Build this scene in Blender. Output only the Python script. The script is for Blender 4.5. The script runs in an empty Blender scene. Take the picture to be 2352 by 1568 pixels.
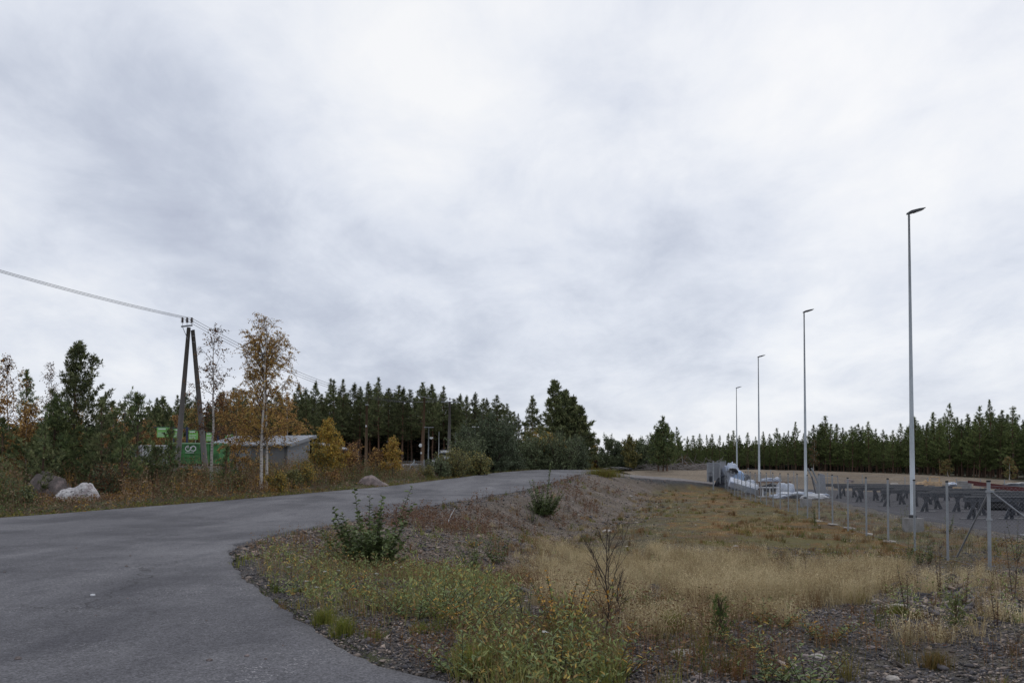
import bpy, math, random
import numpy as np
from mathutils import Vector, Matrix, Euler

# ------------------------------------------------------------------ camera, sky, sun, exposure
scene = bpy.context.scene
FPX, PITCH, CAMZ = 1850.0, math.radians(1.5), 2.35      # focal length in units of a 2352 px wide frame
cam_data = bpy.data.cameras.new('camera')
cam_data.sensor_width = 36.0
cam_data.lens = 36.0 * FPX / 2352.0
cam_data.shift_y = 243.0 / 2352.0
cam_data.clip_start, cam_data.clip_end = 0.1, 6000.0
cam = bpy.data.objects.new('camera', cam_data)
scene.collection.objects.link(cam)
cam.location = (0, 0, CAMZ)
cam.rotation_euler = (math.pi / 2 + PITCH, 0, 0)
scene.camera = cam
SUN_EL, SUN_AZ = math.radians(42), math.radians(28)      # a brighter patch of cloud, ahead and to the right

world = bpy.data.worlds.new('World')
scene.world = world
world.use_nodes = True
nt = world.node_tree
nt.nodes.clear()
def N(t, **k):
    n = nt.nodes.new(t)
    for a, b in k.items(): setattr(n, a, b)
    return n
def LK(a, b): nt.links.new(a, b)
def wmath(op, a, b=None, c=None, clamp=False):
    n = N('ShaderNodeMath', operation=op, use_clamp=clamp)
    for i, v in enumerate((a, b, c)):
        if v is None: continue
        if hasattr(v, 'links'): LK(v, n.inputs[i])
        else: n.inputs[i].default_value = v
    return n.outputs[0]
out = N('ShaderNodeOutputWorld'); bg = N('ShaderNodeBackground')
tc = N('ShaderNodeTexCoord'); sep = N('ShaderNodeSeparateXYZ')
LK(tc.outputs['Generated'], sep.inputs[0])
dx, dy, dz = sep.outputs
den = wmath('ADD', wmath('MAXIMUM', dz, 0.0), 0.30)
px_, py_ = wmath('DIVIDE', dx, den), wmath('DIVIDE', dy, den)
comb = N('ShaderNodeCombineXYZ'); LK(px_, comb.inputs[0]); LK(py_, comb.inputs[1])
def wnoise(scale, detail, rough, off, dist=0.0, sc=(1, 1, 1), rot=0.0):
    m = N('ShaderNodeMapping'); LK(comb.outputs[0], m.inputs[0])
    m.inputs['Location'].default_value = off; m.inputs['Scale'].default_value = sc
    m.inputs['Rotation'].default_value = (0, 0, rot)
    t = N('ShaderNodeTexNoise'); LK(m.outputs[0], t.inputs['Vector'])
    t.inputs['Scale'].default_value = scale; t.inputs['Detail'].default_value = detail
    t.inputs['Roughness'].default_value = rough; t.inputs['Distortion'].default_value = dist
    return t.outputs[0]
n1 = wnoise(1.15, 6, 0.52, (3.1, 1.7, 0), 0.25, (1.0, 0.75, 1), 0.5)
n2 = wnoise(3.2, 7, 0.6, (7.7, 2.3, 0), 0.35, (1.0, 0.8, 1), 0.3)
def lobe(px, py, w):                                      # broad brightness of one direction of the cloud deck
    u = (px - 1176) / FPX; v = (1075 - py) / FPX
    d = Vector((u, 1, v)).normalized()
    dot = N('ShaderNodeVectorMath', operation='DOT_PRODUCT')
    LK(tc.outputs['Generated'], dot.inputs[0]); dot.inputs[1].default_value = d
    ang = wmath('ARCCOSINE', dot.outputs['Value'])
    q = wmath('DIVIDE', ang, w)
    return wmath('POWER', 2.718, wmath('MULTIPLY', wmath('MULTIPLY', q, q), -1.0))
val = wmath('ADD', wmath('MULTIPLY', wmath('SUBTRACT', n1, 0.5), 1.15), wmath('MULTIPLY', wmath('SUBTRACT', n2, 0.5), 0.95))
n3 = wnoise(9.0, 6, 0.62, (1.7, 5.3, 0), 0.5, (1.0, 0.7, 1), 0.4)
val = wmath('ADD', val, wmath('MULTIPLY', wmath('SUBTRACT', n3, 0.5), 0.28))
val = wmath('ADD', val, 0.575)
for (px, py, w, a) in ((1900, 150, 0.50, 0.20), (150, 40, 0.22, 0.12), (1050, 230, 0.16, 0.22), (350, 400, 0.20, -0.22), (130, 230, 0.16, -0.06),
                       (500, 560, 0.12, -0.16), (1110, 390, 0.045, -0.20), (1290, 150, 0.07, -0.14), (1500, 620, 0.13, -0.16),
                       (60, 560, 0.10, 0.10), (1100, 950, 0.40, -0.10), (2000, 950, 0.22, -0.14), (330, 420, 0.10, -0.08), (700, 100, 0.3, 0.12)):
    val = wmath('ADD', val, wmath('MULTIPLY', lobe(px, py, w), a))
ramp = N('ShaderNodeValToRGB'); LK(val, ramp.inputs[0])
cr = ramp.color_ramp
cr.elements[0].position = 0.0; cr.elements[0].color = (0.44, 0.475, 0.59, 1)
cr.elements[1].position = 1.0; cr.elements[1].color = (0.97, 0.975, 0.99, 1)
for p, c in ((0.28, (0.58, 0.625, 0.73, 1)), (0.52, (0.74, 0.78, 0.87, 1)), (0.75, (0.87, 0.895, 0.95, 1))):
    e = cr.elements.new(p); e.color = c
sky = N('ShaderNodeTexSky', sky_type='NISHITA'); sky.sun_disc = False
sky.sun_elevation = SUN_EL; sky.sun_rotation = SUN_AZ
skys = N('ShaderNodeVectorMath', operation='SCALE'); LK(sky.outputs[0], skys.inputs[0]); skys.inputs['Scale'].default_value = 0.08
mx = N('ShaderNodeMix', data_type='RGBA'); mx.inputs[0].default_value = 0.93
LK(skys.outputs[0], mx.inputs[6]); LK(ramp.outputs[0], mx.inputs[7])
LK(mx.outputs[2], bg.inputs[0]); bg.inputs[1].default_value = 1.0; LK(bg.outputs[0], out.inputs[0])

sun_data = bpy.data.lights.new('sun', 'SUN')
sun_data.energy, sun_data.angle, sun_data.color = 0.5, math.radians(30), (1.0, 0.96, 0.9)
sun = bpy.data.objects.new('sun', sun_data); scene.collection.objects.link(sun)
sun.rotation_euler = Vector((math.sin(SUN_AZ) * math.cos(SUN_EL), math.cos(SUN_AZ) * math.cos(SUN_EL), math.sin(SUN_EL))).to_track_quat('Z', 'Y').to_euler()
vs = scene.view_settings
vs.view_transform, vs.look, vs.exposure, vs.gamma, vs.use_curve_mapping = 'Standard', 'None', 0.0, 1.0, False
scene.cycles.max_bounces = 6; scene.cycles.diffuse_bounces = 3; scene.cycles.transparent_max_bounces = 8

# ------------------------------------------------------------------ helpers
rng = np.random.default_rng(7)
random.seed(7)
COL = scene.collection
def lin(r, g, b):
    f = lambda c: (c / 255 / 12.92) if c / 255 <= 0.04045 else ((c / 255 + 0.055) / 1.055) ** 2.4
    return np.array((f(r), f(g), f(b)))
def sstep(a, b, x):
    t = np.clip((np.asarray(x, float) - a) / (b - a), 0, 1)
    return t * t * (3 - 2 * t)
def _hash(ix, iy, s):
    h = (ix.astype(np.int64) * 374761393 + iy.astype(np.int64) * 668265263 + s * 982451653) & 0x7fffffff
    h = ((h ^ (h >> 13)) * 1274126177) & 0x7fffffff
    return ((h ^ (h >> 16)) & 0xffff) / 65535.0
def vnoise(x, y, s=0):
    x = np.asarray(x, float); y = np.asarray(y, float)
    ix, iy = np.floor(x), np.floor(y); fx, fy = x - ix, y - iy
    ix = ix.astype(np.int64); iy = iy.astype(np.int64)
    fx = fx * fx * (3 - 2 * fx); fy = fy * fy * (3 - 2 * fy)
    a, b = _hash(ix, iy, s), _hash(ix + 1, iy, s); c, d = _hash(ix, iy + 1, s), _hash(ix + 1, iy + 1, s)
    return (a * (1 - fx) + b * fx) * (1 - fy) + (c * (1 - fx) + d * fx) * fy
def fbm(x, y, s=0, o=4):
    r = 0; a = 0.5; t = 0
    for k in range(o):
        r = r + a * vnoise(x * 2 ** k + 17.3 * k, y * 2 ** k - 9.1 * k, s + k); t += a; a *= 0.55
    return r / t

# ------------------------------------------------------------------ materials
def mat(name, base=(0.5, 0.5, 0.5), rough=0.8, metal=0.0, var=None, attr=False, noise=None, bump=None, trans=0.0, rand=0.0, spec=0.3, extra=None):
    """var=(colour2, scale, detail[, stretch]) mixes in a second colour by noise; noise=(scale, amount) speckles the value;
    bump=(scale, strength, distance); attr multiplies by the mesh's own colours; rand varies value per object."""
    m = bpy.data.materials.new(name); m.use_nodes = True
    t = m.node_tree; t.nodes.clear(); L = t.links.new
    o = t.nodes.new('ShaderNodeOutputMaterial'); p = t.nodes.new('ShaderNodeBsdfPrincipled')
    p.inputs['Roughness'].default_value = rough; p.inputs['Metallic'].default_value = metal
    p.inputs['Specular IOR Level'].default_value = spec
    tcn = t.nodes.new('ShaderNodeTexCoord')
    def noise_tex(scale, detail=4, stretch=(1, 1, 1)):
        mp = t.nodes.new('ShaderNodeMapping'); L(tcn.outputs['Object'], mp.inputs[0]); mp.inputs['Scale'].default_value = stretch
        n = t.nodes.new('ShaderNodeTexNoise'); L(mp.outputs[0], n.inputs['Vector'])
        n.inputs['Scale'].default_value = scale; n.inputs['Detail'].default_value = detail; n.inputs['Roughness'].default_value = 0.6
        return n.outputs[0]
    def ramp_(src, a, b):
        r = t.nodes.new('ShaderNodeMapRange'); L(src, r.inputs[0]); r.inputs[1].default_value = a; r.inputs[2].default_value = b
        return r.outputs[0]
    def mix_(kind, fac, a, b):
        x = t.nodes.new('ShaderNodeMix'); x.data_type = 'RGBA'; x.blend_type = kind
        if hasattr(fac, 'links'): L(fac, x.inputs[0])
        else: x.inputs[0].default_value = fac
        for i, v in ((6, a), (7, b)):
            if hasattr(v, 'links'): L(v, x.inputs[i])
            else: x.inputs[i].default_value = (*v, 1)
        return x.outputs[2]
    if attr:
        c = t.nodes.new('ShaderNodeAttribute'); c.attribute_name = 'Col'; col = c.outputs['Color']
    else:
        r = t.nodes.new('ShaderNodeRGB'); r.outputs[0].default_value = (*base, 1); col = r.outputs[0]
    if var:
        for v in (var if isinstance(var, list) else [var]):
            st = v[3] if len(v) > 3 else (1, 1, 1); lo, hi = (v[4] if len(v) > 4 else (0.4, 0.62))
            col = mix_('MIX', ramp_(noise_tex(v[1], v[2], st), lo, hi), col, v[0])
    if noise:
        for s, a in (noise if isinstance(noise, list) else [noise]):
            r = t.nodes.new('ShaderNodeMapRange'); L(noise_tex(s, 3), r.inputs[0])
            r.inputs[1].default_value = 0.25; r.inputs[2].default_value = 0.75
            r.inputs[3].default_value = 1 - a; r.inputs[4].default_value = 1 + a
            g = t.nodes.new('ShaderNodeVectorMath'); g.operation = 'SCALE'; L(col, g.inputs[0]); L(r.outputs[0], g.inputs['Scale']); col = g.outputs[0]
    if rand:
        oi = t.nodes.new('ShaderNodeObjectInfo'); r = t.nodes.new('ShaderNodeMapRange'); L(oi.outputs['Random'], r.inputs[0])
        r.inputs[3].default_value = 1 - rand; r.inputs[4].default_value = 1 + rand
        g = t.nodes.new('ShaderNodeVectorMath'); g.operation = 'SCALE'; L(col, g.inputs[0]); L(r.outputs[0], g.inputs['Scale']); col = g.outputs[0]
    if extra: col = extra(t, col, noise_tex, ramp_, mix_, tcn)
    L(col, p.inputs['Base Color'])
    if bump:
        bs = bump if isinstance(bump, list) else [bump]; prev = None
        for (s, st, ds) in bs:
            b = t.nodes.new('ShaderNodeBump'); L(noise_tex(s, 4), b.inputs['Height']); b.inputs['Strength'].default_value = st; b.inputs['Distance'].default_value = ds
            if prev: L(prev, b.inputs['Normal'])
            prev = b.outputs[0]
        L(prev, p.inputs['Normal'])
    if trans:
        tr = t.nodes.new('ShaderNodeBsdfTranslucent'); L(col, tr.inputs[0]); ms = t.nodes.new('ShaderNodeMixShader'); ms.inputs[0].default_value = trans
        L(p.outputs[0], ms.inputs[1]); L(tr.outputs[0], ms.inputs[2]); L(ms.outputs[0], o.inputs[0])
    else:
        L(p.outputs[0], o.inputs[0])
    return m

def asphalt_extra(t, col, noise_tex, ramp_, mix_, tcn):
    L = t.links.new
    streak = noise_tex(0.55, 5, (1.0, 0.16, 1))              # dust dragged along the road
    col = mix_('MIX', ramp_(streak, 0.46, 0.72), col, (0.165, 0.162, 0.172))
    blot = noise_tex(0.33, 6)
    col = mix_('MULTIPLY', ramp_(blot, 0.46, 0.60), col, (0.66, 0.66, 0.68))
    v = t.nodes.new('ShaderNodeTexVoronoi'); v.inputs['Scale'].default_value = 75
    L(tcn.outputs['Object'], v.inputs['Vector'])
    r = t.nodes.new('ShaderNodeMapRange'); L(v.outputs['Color'], r.inputs[0]); r.inputs[3].default_value = 0.50; r.inputs[4].default_value = 1.60
    g = t.nodes.new('ShaderNodeVectorMath'); g.operation = 'SCALE'; L(col, g.inputs[0]); L(r.outputs[0], g.inputs['Scale'])
    v2 = t.nodes.new('ShaderNodeTexVoronoi'); v2.inputs['Scale'].default_value = 26; L(tcn.outputs['Object'], v2.inputs['Vector'])
    r2 = t.nodes.new('ShaderNodeMapRange'); L(v2.outputs['Color'], r2.inputs[0]); r2.inputs[3].default_value = 0.84; r2.inputs[4].default_value = 1.18
    g2 = t.nodes.new('ShaderNodeVectorMath'); g2.operation = 'SCALE'; L(g.outputs[0], g2.inputs[0]); L(r2.outputs[0], g2.inputs['Scale']); g = g2
    # wandering cracks
    nm = t.nodes.new('ShaderNodeTexNoise'); L(tcn.outputs['Object'], nm.inputs['Vector']); nm.inputs['Scale'].default_value = 1.1; nm.inputs['Detail'].default_value = 6
    ad = t.nodes.new('ShaderNodeVectorMath'); ad.operation = 'MULTIPLY_ADD'; L(nm.outputs['Color'], ad.inputs[0]); ad.inputs[1].default_value = (1.6, 1.6, 0); L(tcn.outputs['Object'], ad.inputs[2])
    vc = t.nodes.new('ShaderNodeTexVoronoi'); vc.feature = 'DISTANCE_TO_EDGE'; vc.inputs['Scale'].default_value = 0.17; L(ad.outputs[0], vc.inputs['Vector'])
    cm = t.nodes.new('ShaderNodeMath'); cm.operation = 'MULTIPLY'; L(ramp_(vc.outputs['Distance'], 0.0035, 0.0), cm.inputs[0]); L(ramp_(noise_tex(0.25, 3), 0.52, 0.62), cm.inputs[1])
    crk = mix_('MIX', cm.outputs[0], g.outputs[0], (0.035, 0.034, 0.036))
    dk = mix_('MULTIPLY', ramp_(noise_tex(1.3, 6, (1.0, 0.35, 1)), 0.54, 0.68), crk, (0.80, 0.80, 0.82))
    # pale grit in drifts
    n = noise_tex(38, 2); d = noise_tex(0.9, 4)
    f = t.nodes.new('ShaderNodeMath'); f.operation = 'MULTIPLY'; L(ramp_(n, 0.60, 0.68), f.inputs[0]); L(ramp_(d, 0.50, 0.64), f.inputs[1])
    return mix_('MIX', f.outputs[0], dk, (0.34, 0.33, 0.34))
M = {}
M['asphalt'] = mat('asphalt_road', (0.108, 0.106, 0.116), 0.9, extra=asphalt_extra, bump=[(110, 0.5, 0.006), (9, 0.12, 0.02)], spec=0.25)
M['yard_asphalt'] = mat('yard_asphalt', (0.066, 0.064, 0.071), 0.95, var=((0.070, 0.068, 0.077), 0.5, 4), noise=[(60, 0.2)], bump=(60, 0.3, 0.01), spec=0.1)
M['drive'] = mat('driveway_gravel', (0.21, 0.185, 0.18), 0.95, var=((0.13, 0.125, 0.125), 2.0, 5), noise=[(30, 0.3)], bump=(30, 0.6, 0.03))
M['ground'] = mat('ground', attr=True, rough=0.95, noise=[(2.3, 0.2), (9, 0.3), (42, 0.45)], bump=[(45, 0.9, 0.03), (7, 0.5, 0.06)], spec=0.15)
M['gravel'] = mat('gravel_stones', attr=True, rough=0.9, noise=(30, 0.25), spec=0.2)
M['leaf'] = mat('leaves', attr=True, rough=0.65, trans=0.14, rand=0.10, spec=0.25)
M['needle'] = mat('pine_needles', attr=True, rough=0.75, trans=0.08, rand=0.22, spec=0.15)
M['grass'] = mat('grass_blades', attr=True, rough=0.75, trans=0.25, spec=0.2)
M['bark'] = mat('pine_bark', (0.085, 0.060, 0.048), 0.95, var=((0.16, 0.085, 0.050), 1.2, 5, (1, 1, 0.4)), noise=(12, 0.3), bump=(14, 0.8, 0.03), rand=0.25)
M['twig'] = mat('twig_bark', (0.060, 0.045, 0.038), 0.9, noise=(20, 0.2))
M['birchbark'] = mat('birch_bark', (0.50, 0.47, 0.44), 0.8, var=[((0.05, 0.04, 0.035), 5.0, 4, (1, 1, 5.5), (0.56, 0.62)), ((0.24, 0.20, 0.18), 1.3, 3, (1, 1, 1), (0.5, 0.8))], bump=(10, 0.4, 0.02))
M['galv_lamp'] = mat('lamp_pole_steel', (0.50, 0.55, 0.60), 0.5, 0.0, var=((0.36, 0.40, 0.44), 2.0, 4, (1, 1, .3)))
M['galv'] = mat('galvanised_steel', (0.25, 0.27, 0.295), 0.55, 0.2, var=((0.30, 0.32, 0.345), 3.0, 4), noise=(25, 0.1))
M['galv_dull'] = mat('dull_galvanised_steel', (0.25, 0.26, 0.285), 0.6, 0.25, noise=[(8, 0.15)])
M['darksteel'] = mat('dark_painted_steel', (0.022, 0.026, 0.036), 0.45, 0.1, var=((0.06, 0.065, 0.08), 4, 4), spec=0.5)
M['black'] = mat('black_plastic', (0.012, 0.012, 0.014), 0.5)
M['lampgrey'] = mat('lamp_housing', (0.075, 0.08, 0.09), 0.45, 0.2)
M['lens'] = mat('lamp_lens', (0.22, 0.21, 0.19), 0.25, spec=0.6)
M['concrete'] = mat('concrete', (0.27, 0.265, 0.265), 0.9, var=((0.19, 0.185, 0.18), 3, 5), noise=(30, 0.15), bump=(25, 0.3, 0.01))
M['pole_wood'] = mat('weathered_pole_wood', (0.128, 0.120, 0.114), 0.9, var=((0.13, 0.12, 0.115), 6, 5, (1, 1, 0.1)), noise=(15, 0.2), bump=(20, 0.6, 0.01))
M['pole_brown'] = mat('brown_pole_wood', (0.13, 0.082, 0.05), 0.9, var=((0.09, 0.06, 0.04), 6, 5, (1, 1, 0.1)))
M['ceramic'] = mat('brown_ceramic', (0.05, 0.03, 0.028), 0.3, spec=0.6)
M['wire'] = mat('wire', (0.05, 0.052, 0.06), 0.6, 0.3)
M['green'] = mat('green_paint', (0.072, 0.235, 0.078), 0.6, var=[((0.045, 0.13, 0.05), 2, 4), ((0.10, 0.085, 0.06), 3.5, 6, (1, 1, .3), (.60, .75))], noise=(9, 0.1))
M['green_light'] = mat('green_sign', (0.19, 0.44, 0.12), 0.5)
M['white'] = mat('white_paint', (0.62, 0.63, 0.66), 0.6, noise=(6, 0.08))
M['silverp'] = mat('silver_car_paint', (0.30, 0.32, 0.36), 0.3, 0.5)
M['glass'] = mat('dark_glass', (0.02, 0.024, 0.028), 0.08, spec=0.8)
M['rubber'] = mat('rubber', (0.015, 0.015, 0.016), 0.8)
M['clad'] = mat('grey_cladding', (0.168, 0.165, 0.172), 0.8, noise=[(4, 0.1)], bump=(20, 0.1, 0.01))
M['tinroof'] = mat('sheet_roof', (0.27, 0.285, 0.32), 0.45, 0.3, noise=(2, 0.1))
M['fascia'] = mat('pale_grey_fascia', (0.235, 0.24, 0.26), 0.6)
M['navy'] = mat('navy_post', (0.03, 0.04, 0.09), 0.6)
M['rock_pale'] = mat('pale_granite', (0.56, 0.54, 0.54), 0.9, var=[((0.33, 0.29, 0.29), 1.6, 5, (1, 1, 1), (.5, .62)), ((0.13, 0.12, 0.12), 6, 7, (1, 1, 1.8), (0.56, 0.66))], noise=[(12, .2), (45, 0.4)], bump=[(5, 1.0, 0.12), (16, .8, .05), (45, 0.5, 0.02)])
M['rock_dark'] = mat('brown_granite', (0.135, 0.115, 0.11), 0.9, var=[((0.25, 0.20, 0.19), 3, 6, (1, 1, 1), (0.5, 0.64))], noise=[(30, 0.35)], bump=[(6, 0.8, 0.08), (40, 0.4, 0.02)])
M['rock_pink'] = mat('pinkish_granite', (0.27, 0.215, 0.205), 0.9, var=[((0.15, 0.125, 0.12), 3, 6)], noise=[(30, 0.3)], bump=[(6, 0.8, 0.06)])
M['rock_white'] = mat('whitish_stone', (0.38, 0.345, 0.315), 0.85, noise=[(20, 0.25)], bump=(15, 0.5, 0.01))
M['tarp_white'] = mat('white_plastic_sheet', (0.50, 0.54, 0.62), 0.4, var=((0.36, 0.42, 0.55), 1.5, 4), bump=(8, 0.5, 0.05), spec=0.5)
M['tarp_blue'] = mat('blue_plastic_sheet', (0.26, 0.39, 0.62), 0.4, bump=(8, 0.5, 0.05), spec=0.5)
M['greywood'] = mat('grey_timber', (0.19, 0.17, 0.155), 0.9, var=((0.11, 0.10, 0.095), 6, 4), noise=(10, 0.2))
M['rawwood'] = mat('raw_timber', (0.52, 0.37, 0.22), 0.85, var=((0.38, 0.27, 0.17), 5, 4))
M['brownwood'] = mat('brown_timber', (0.20, 0.11, 0.06), 0.85, var=((0.13, 0.08, 0.05), 5, 4))
M['redsteel'] = mat('red_primed_steel', (0.095, 0.026, 0.026), 0.7, noise=(8, 0.2))
M['deadwood'] = mat('bleached_dead_wood', (0.22, 0.20, 0.19), 0.9, noise=(12, 0.25))

# ------------------------------------------------------------------ object making
def tag(o, label=None, cat=None, group=None, kind=None):
    if label: o['label'] = label
    if cat: o['category'] = cat
    if group: o['group'] = group
    if kind: o['kind'] = kind
    return o
def empty(name, loc, rz=0.0):
    o = bpy.data.objects.new(name, None); COL.objects.link(o); o.location = loc; o.rotation_euler = (0, 0, rz); o.empty_display_size = 0.3
    return o
def copy_thing(o, parent=None):
    c = o.copy(); COL.objects.link(c)
    if parent is not None: c.parent = parent
    for ch in list(o.children): copy_thing(ch, c)
    return c
def mesh_np(name, V, Q, material, parent=None, T=None, col=None, smooth=False):
    """V (n,3); Q (m,4) quads and/or T (k,3) triangles; col (n,3) vertex colours."""
    me = bpy.data.meshes.new(name)
    V = np.asarray(V, np.float32); n = len(V)
    Q = np.zeros((0, 4), np.int32) if Q is None or len(Q) == 0 else np.asarray(Q, np.int32)
    T = np.zeros((0, 3), np.int32) if T is None or len(T) == 0 else np.asarray(T, np.int32)
    me.vertices.add(n); me.vertices.foreach_set('co', V.ravel())
    nl = Q.size + T.size; me.loops.add(nl)
    me.loops.foreach_set('vertex_index', np.concatenate([Q.ravel(), T.ravel()]).astype(np.int32))
    me.polygons.add(len(Q) + len(T))
    st = np.concatenate([np.arange(len(Q)) * 4, Q.size + np.arange(len(T)) * 3]).astype(np.int32)
    me.polygons.foreach_set('loop_start', st)
    if smooth: me.polygons.foreach_set('use_smooth', np.ones(len(Q) + len(T), bool))
    me.update(calc_edges=True)
    if col is not None:
        a = me.color_attributes.new('Col', 'FLOAT_COLOR', 'POINT')
        c = np.ones((n, 4), np.float32); c[:, :3] = col; a.data.foreach_set('color', c.ravel())
    me.materials.append(material)
    o = bpy.data.objects.new(name, me); COL.objects.link(o)
    if parent is not None: o.parent = parent
    return o
class MB:
    """Collects closed shapes; build() links them as ONE mesh object."""
    def __init__(s): s.V = []; s.F = []
    def add(s, vs, fs):
        b = len(s.V); s.V += [tuple(v) for v in vs]; s.F += [tuple(b + i for i in f) for f in fs]; return s
    def box(s, c, size, rz=0.0, ry=0.0, rx=0.0, taper=1.0):
        R = Euler((rx, ry, rz)).to_matrix(); x, y, z = [v / 2 for v in size]; vs = []
        for k in (-1, 1):
            q = taper if k > 0 else 1
            for a, b in ((-1, -1), (1, -1), (1, 1), (-1, 1)): vs.append(Vector(c) + R @ Vector((a * x * q, b * y * q, k * z)))
        return s.add(vs, [(3, 2, 1, 0), (4, 5, 6, 7), (0, 1, 5, 4), (1, 2, 6, 5), (2, 3, 7, 6), (3, 0, 4, 7)])
    def bar(s, p, q, w, h=None, up=(0, 0, 1)):
        p, q = Vector(p), Vector(q); h = h or w; d = (q - p).normalized(); u = Vector(up)
        if abs(d.dot(u)) > 0.98: u = Vector((1, 0, 0))
        a = d.cross(u).normalized() * w / 2; b = a.cross(d).normalized() * h / 2; vs = []
        for r in (p, q): vs += [r - a - b, r + a - b, r + a + b, r - a + b]
        return s.add(vs, [(3, 2, 1, 0), (4, 5, 6, 7), (0, 1, 5, 4), (1, 2, 6, 5), (2, 3, 7, 6), (3, 0, 4, 7)])
    def tube(s, pts, rad, sides=10):
        pts = [Vector(p) for p in pts]; n = len(pts); rad = rad if isinstance(rad, (list, tuple)) else [rad] * n; vs = []; fs = []
        for i, p in enumerate(pts):
            d = (pts[min(i + 1, n - 1)] - pts[max(i - 1, 0)]).normalized(); u = Vector((0, 0, 1)) if abs(d.z) < 0.95 else Vector((1, 0, 0))
            a = d.cross(u).normalized(); b = a.cross(d)
            for k in range(sides):
                t = 2 * math.pi * k / sides; vs.append(p + (a * math.cos(t) + b * math.sin(t)) * rad[i])
        for i in range(n - 1):
            for k in range(sides):
                k2 = (k + 1) % sides; fs.append((i * sides + k, i * sides + k2, (i + 1) * sides + k2, (i + 1) * sides + k))
        fs.append(tuple(range(sides))); fs.append(tuple((n - 1) * sides + k for k in reversed(range(sides))))
        return s.add(vs, fs)
    def prism(s, poly, a, b):
        """poly: 3-D points of one face; extruded by the vector b (a unused offset)."""
        poly = [Vector(p) + Vector(a) for p in poly]; n = len(poly); b = Vector(b)
        return s.add(poly + [p + b for p in poly], [tuple(reversed(range(n))), tuple(range(n, 2 * n))] + [(i, (i + 1) % n, (i + 1) % n + n, i + n) for i in range(n)])
    def build(s, name, material, parent=None, bevel=0.0, smooth=False):
        me = bpy.data.meshes.new(name); me.from_pydata(s.V, [], s.F); me.update(); me.materials.append(material)
        if smooth: me.polygons.foreach_set('use_smooth', [True] * len(me.polygons))
        o = bpy.data.objects.new(name, me); COL.objects.link(o)
        if parent is not None: o.parent = parent
        if bevel: md = o.modifiers.new('bevel', 'BEVEL'); md.width = bevel; md.segments = 2; md.limit_method = 'ANGLE'
        return o

def tubes(P, R, sides=3):
    """Many polylines at once. P (n,k,3), R (n,k) -> verts, quads."""
    P = np.asarray(P, float); n, k, _ = P.shape
    T = np.gradient(P, axis=1); T /= np.linalg.norm(T, axis=2, keepdims=True) + 1e-9
    ref = np.where(np.abs(T[..., 2:3]) < 0.9, np.array([0, 0, 1.0]), np.array([1.0, 0, 0]))
    A = np.cross(T, ref); A /= np.linalg.norm(A, axis=2, keepdims=True) + 1e-9; B = np.cross(A, T)
    th = np.arange(sides) * 2 * np.pi / sides
    V = P[:, :, None] + (A[:, :, None] * np.cos(th)[:, None] + B[:, :, None] * np.sin(th)[:, None]) * np.asarray(R)[:, :, None, None]
    idx = np.arange(n * k * sides).reshape(n, k, sides); nx = np.roll(idx, -1, axis=2)
    Q = np.stack([idx[:, :-1], nx[:, :-1], nx[:, 1:], idx[:, 1:]], -1).reshape(-1, 4)
    return V.reshape(-1, 3), Q
def unit(v): return v / (np.linalg.norm(v, axis=-1, keepdims=True) + 1e-9)
def rdir(n, g=rng): return unit(g.normal(size=(n, 3)))
def leaves(B, D, Nn, Ln, Wd, C, fold=0.25):
    """Pointed leaves: base B, direction D, normal Nn, length, width, colour -> verts, quads, cols (6 verts, 2 quads each)."""
    n = len(B); D = unit(D); S = unit(np.cross(D, Nn)); U = np.cross(S, D); Ln = np.broadcast_to(Ln, n)[:, None]; Wd = np.broadcast_to(Wd, n)[:, None] / 2
    sag = -0.12 * Ln * np.array([0, 0, 1.0])
    t = B + D * Ln + sag
    a1, a2 = B + D * Ln * 0.3, B + D * Ln * 0.68 + sag * 0.4
    f = U * Wd * fold
    V = np.stack([B, a1 + S * Wd + f, a2 + S * Wd * 0.8 + f, t, a2 - S * Wd * 0.8 + f, a1 - S * Wd + f], 1).reshape(-1, 3)
    i = np.arange(n)[:, None] * 6
    Q = np.concatenate([i + np.array([[0, 1, 2, 3]]), i + np.array([[0, 3, 4, 5]])])
    return V, Q, np.repeat(C, 6, axis=0)
def blades(B, H, lean, width, C, g=rng, curve=0.6):
    n = len(B); H = np.broadcast_to(H, n)[:, None]; a = g.uniform(0, 2 * np.pi, n)
    Ld = np.stack([np.cos(a), np.sin(a), np.zeros(n)], 1) * np.broadcast_to(lean, n)[:, None]
    b = g.uniform(0, 2 * np.pi, n); S = np.stack([np.cos(b), np.sin(b), np.zeros(n)], 1) * np.broadcast_to(width, n)[:, None] / 2
    up = np.array([0, 0, 1.0])
    m = B + up * H * 0.55 + Ld * H * (0.55 * (1 - curve)); t = B + up * H * (1 - 0.25 * np.linalg.norm(Ld, axis=1, keepdims=True)) + Ld * H
    V = np.stack([B - S, B + S, m + S * 0.75, m - S * 0.75, t + S * 0.12, t - S * 0.12], 1).reshape(-1, 3)
    i = np.arange(n)[:, None] * 6
    Q = np.concatenate([i + np.array([[0, 1, 2, 3]]), i + np.array([[3, 2, 4, 5]])])
    return V, Q, np.repeat(C, 6, axis=0)
def merge(parts):
    Vs, Qs, Cs, b = [], [], [], 0
    for V, Q, C in parts: Vs.append(V); Qs.append(Q + b); Cs.append(C); b += len(V)
    return np.concatenate(Vs), np.concatenate(Qs), np.concatenate(Cs)
def pick(pal, n, g=rng, jit=0.12):
    pal = np.asarray(pal); w = g.integers(0, len(pal), n); return pal[w] * (1 + g.normal(0, jit, (n, 1)))

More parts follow.
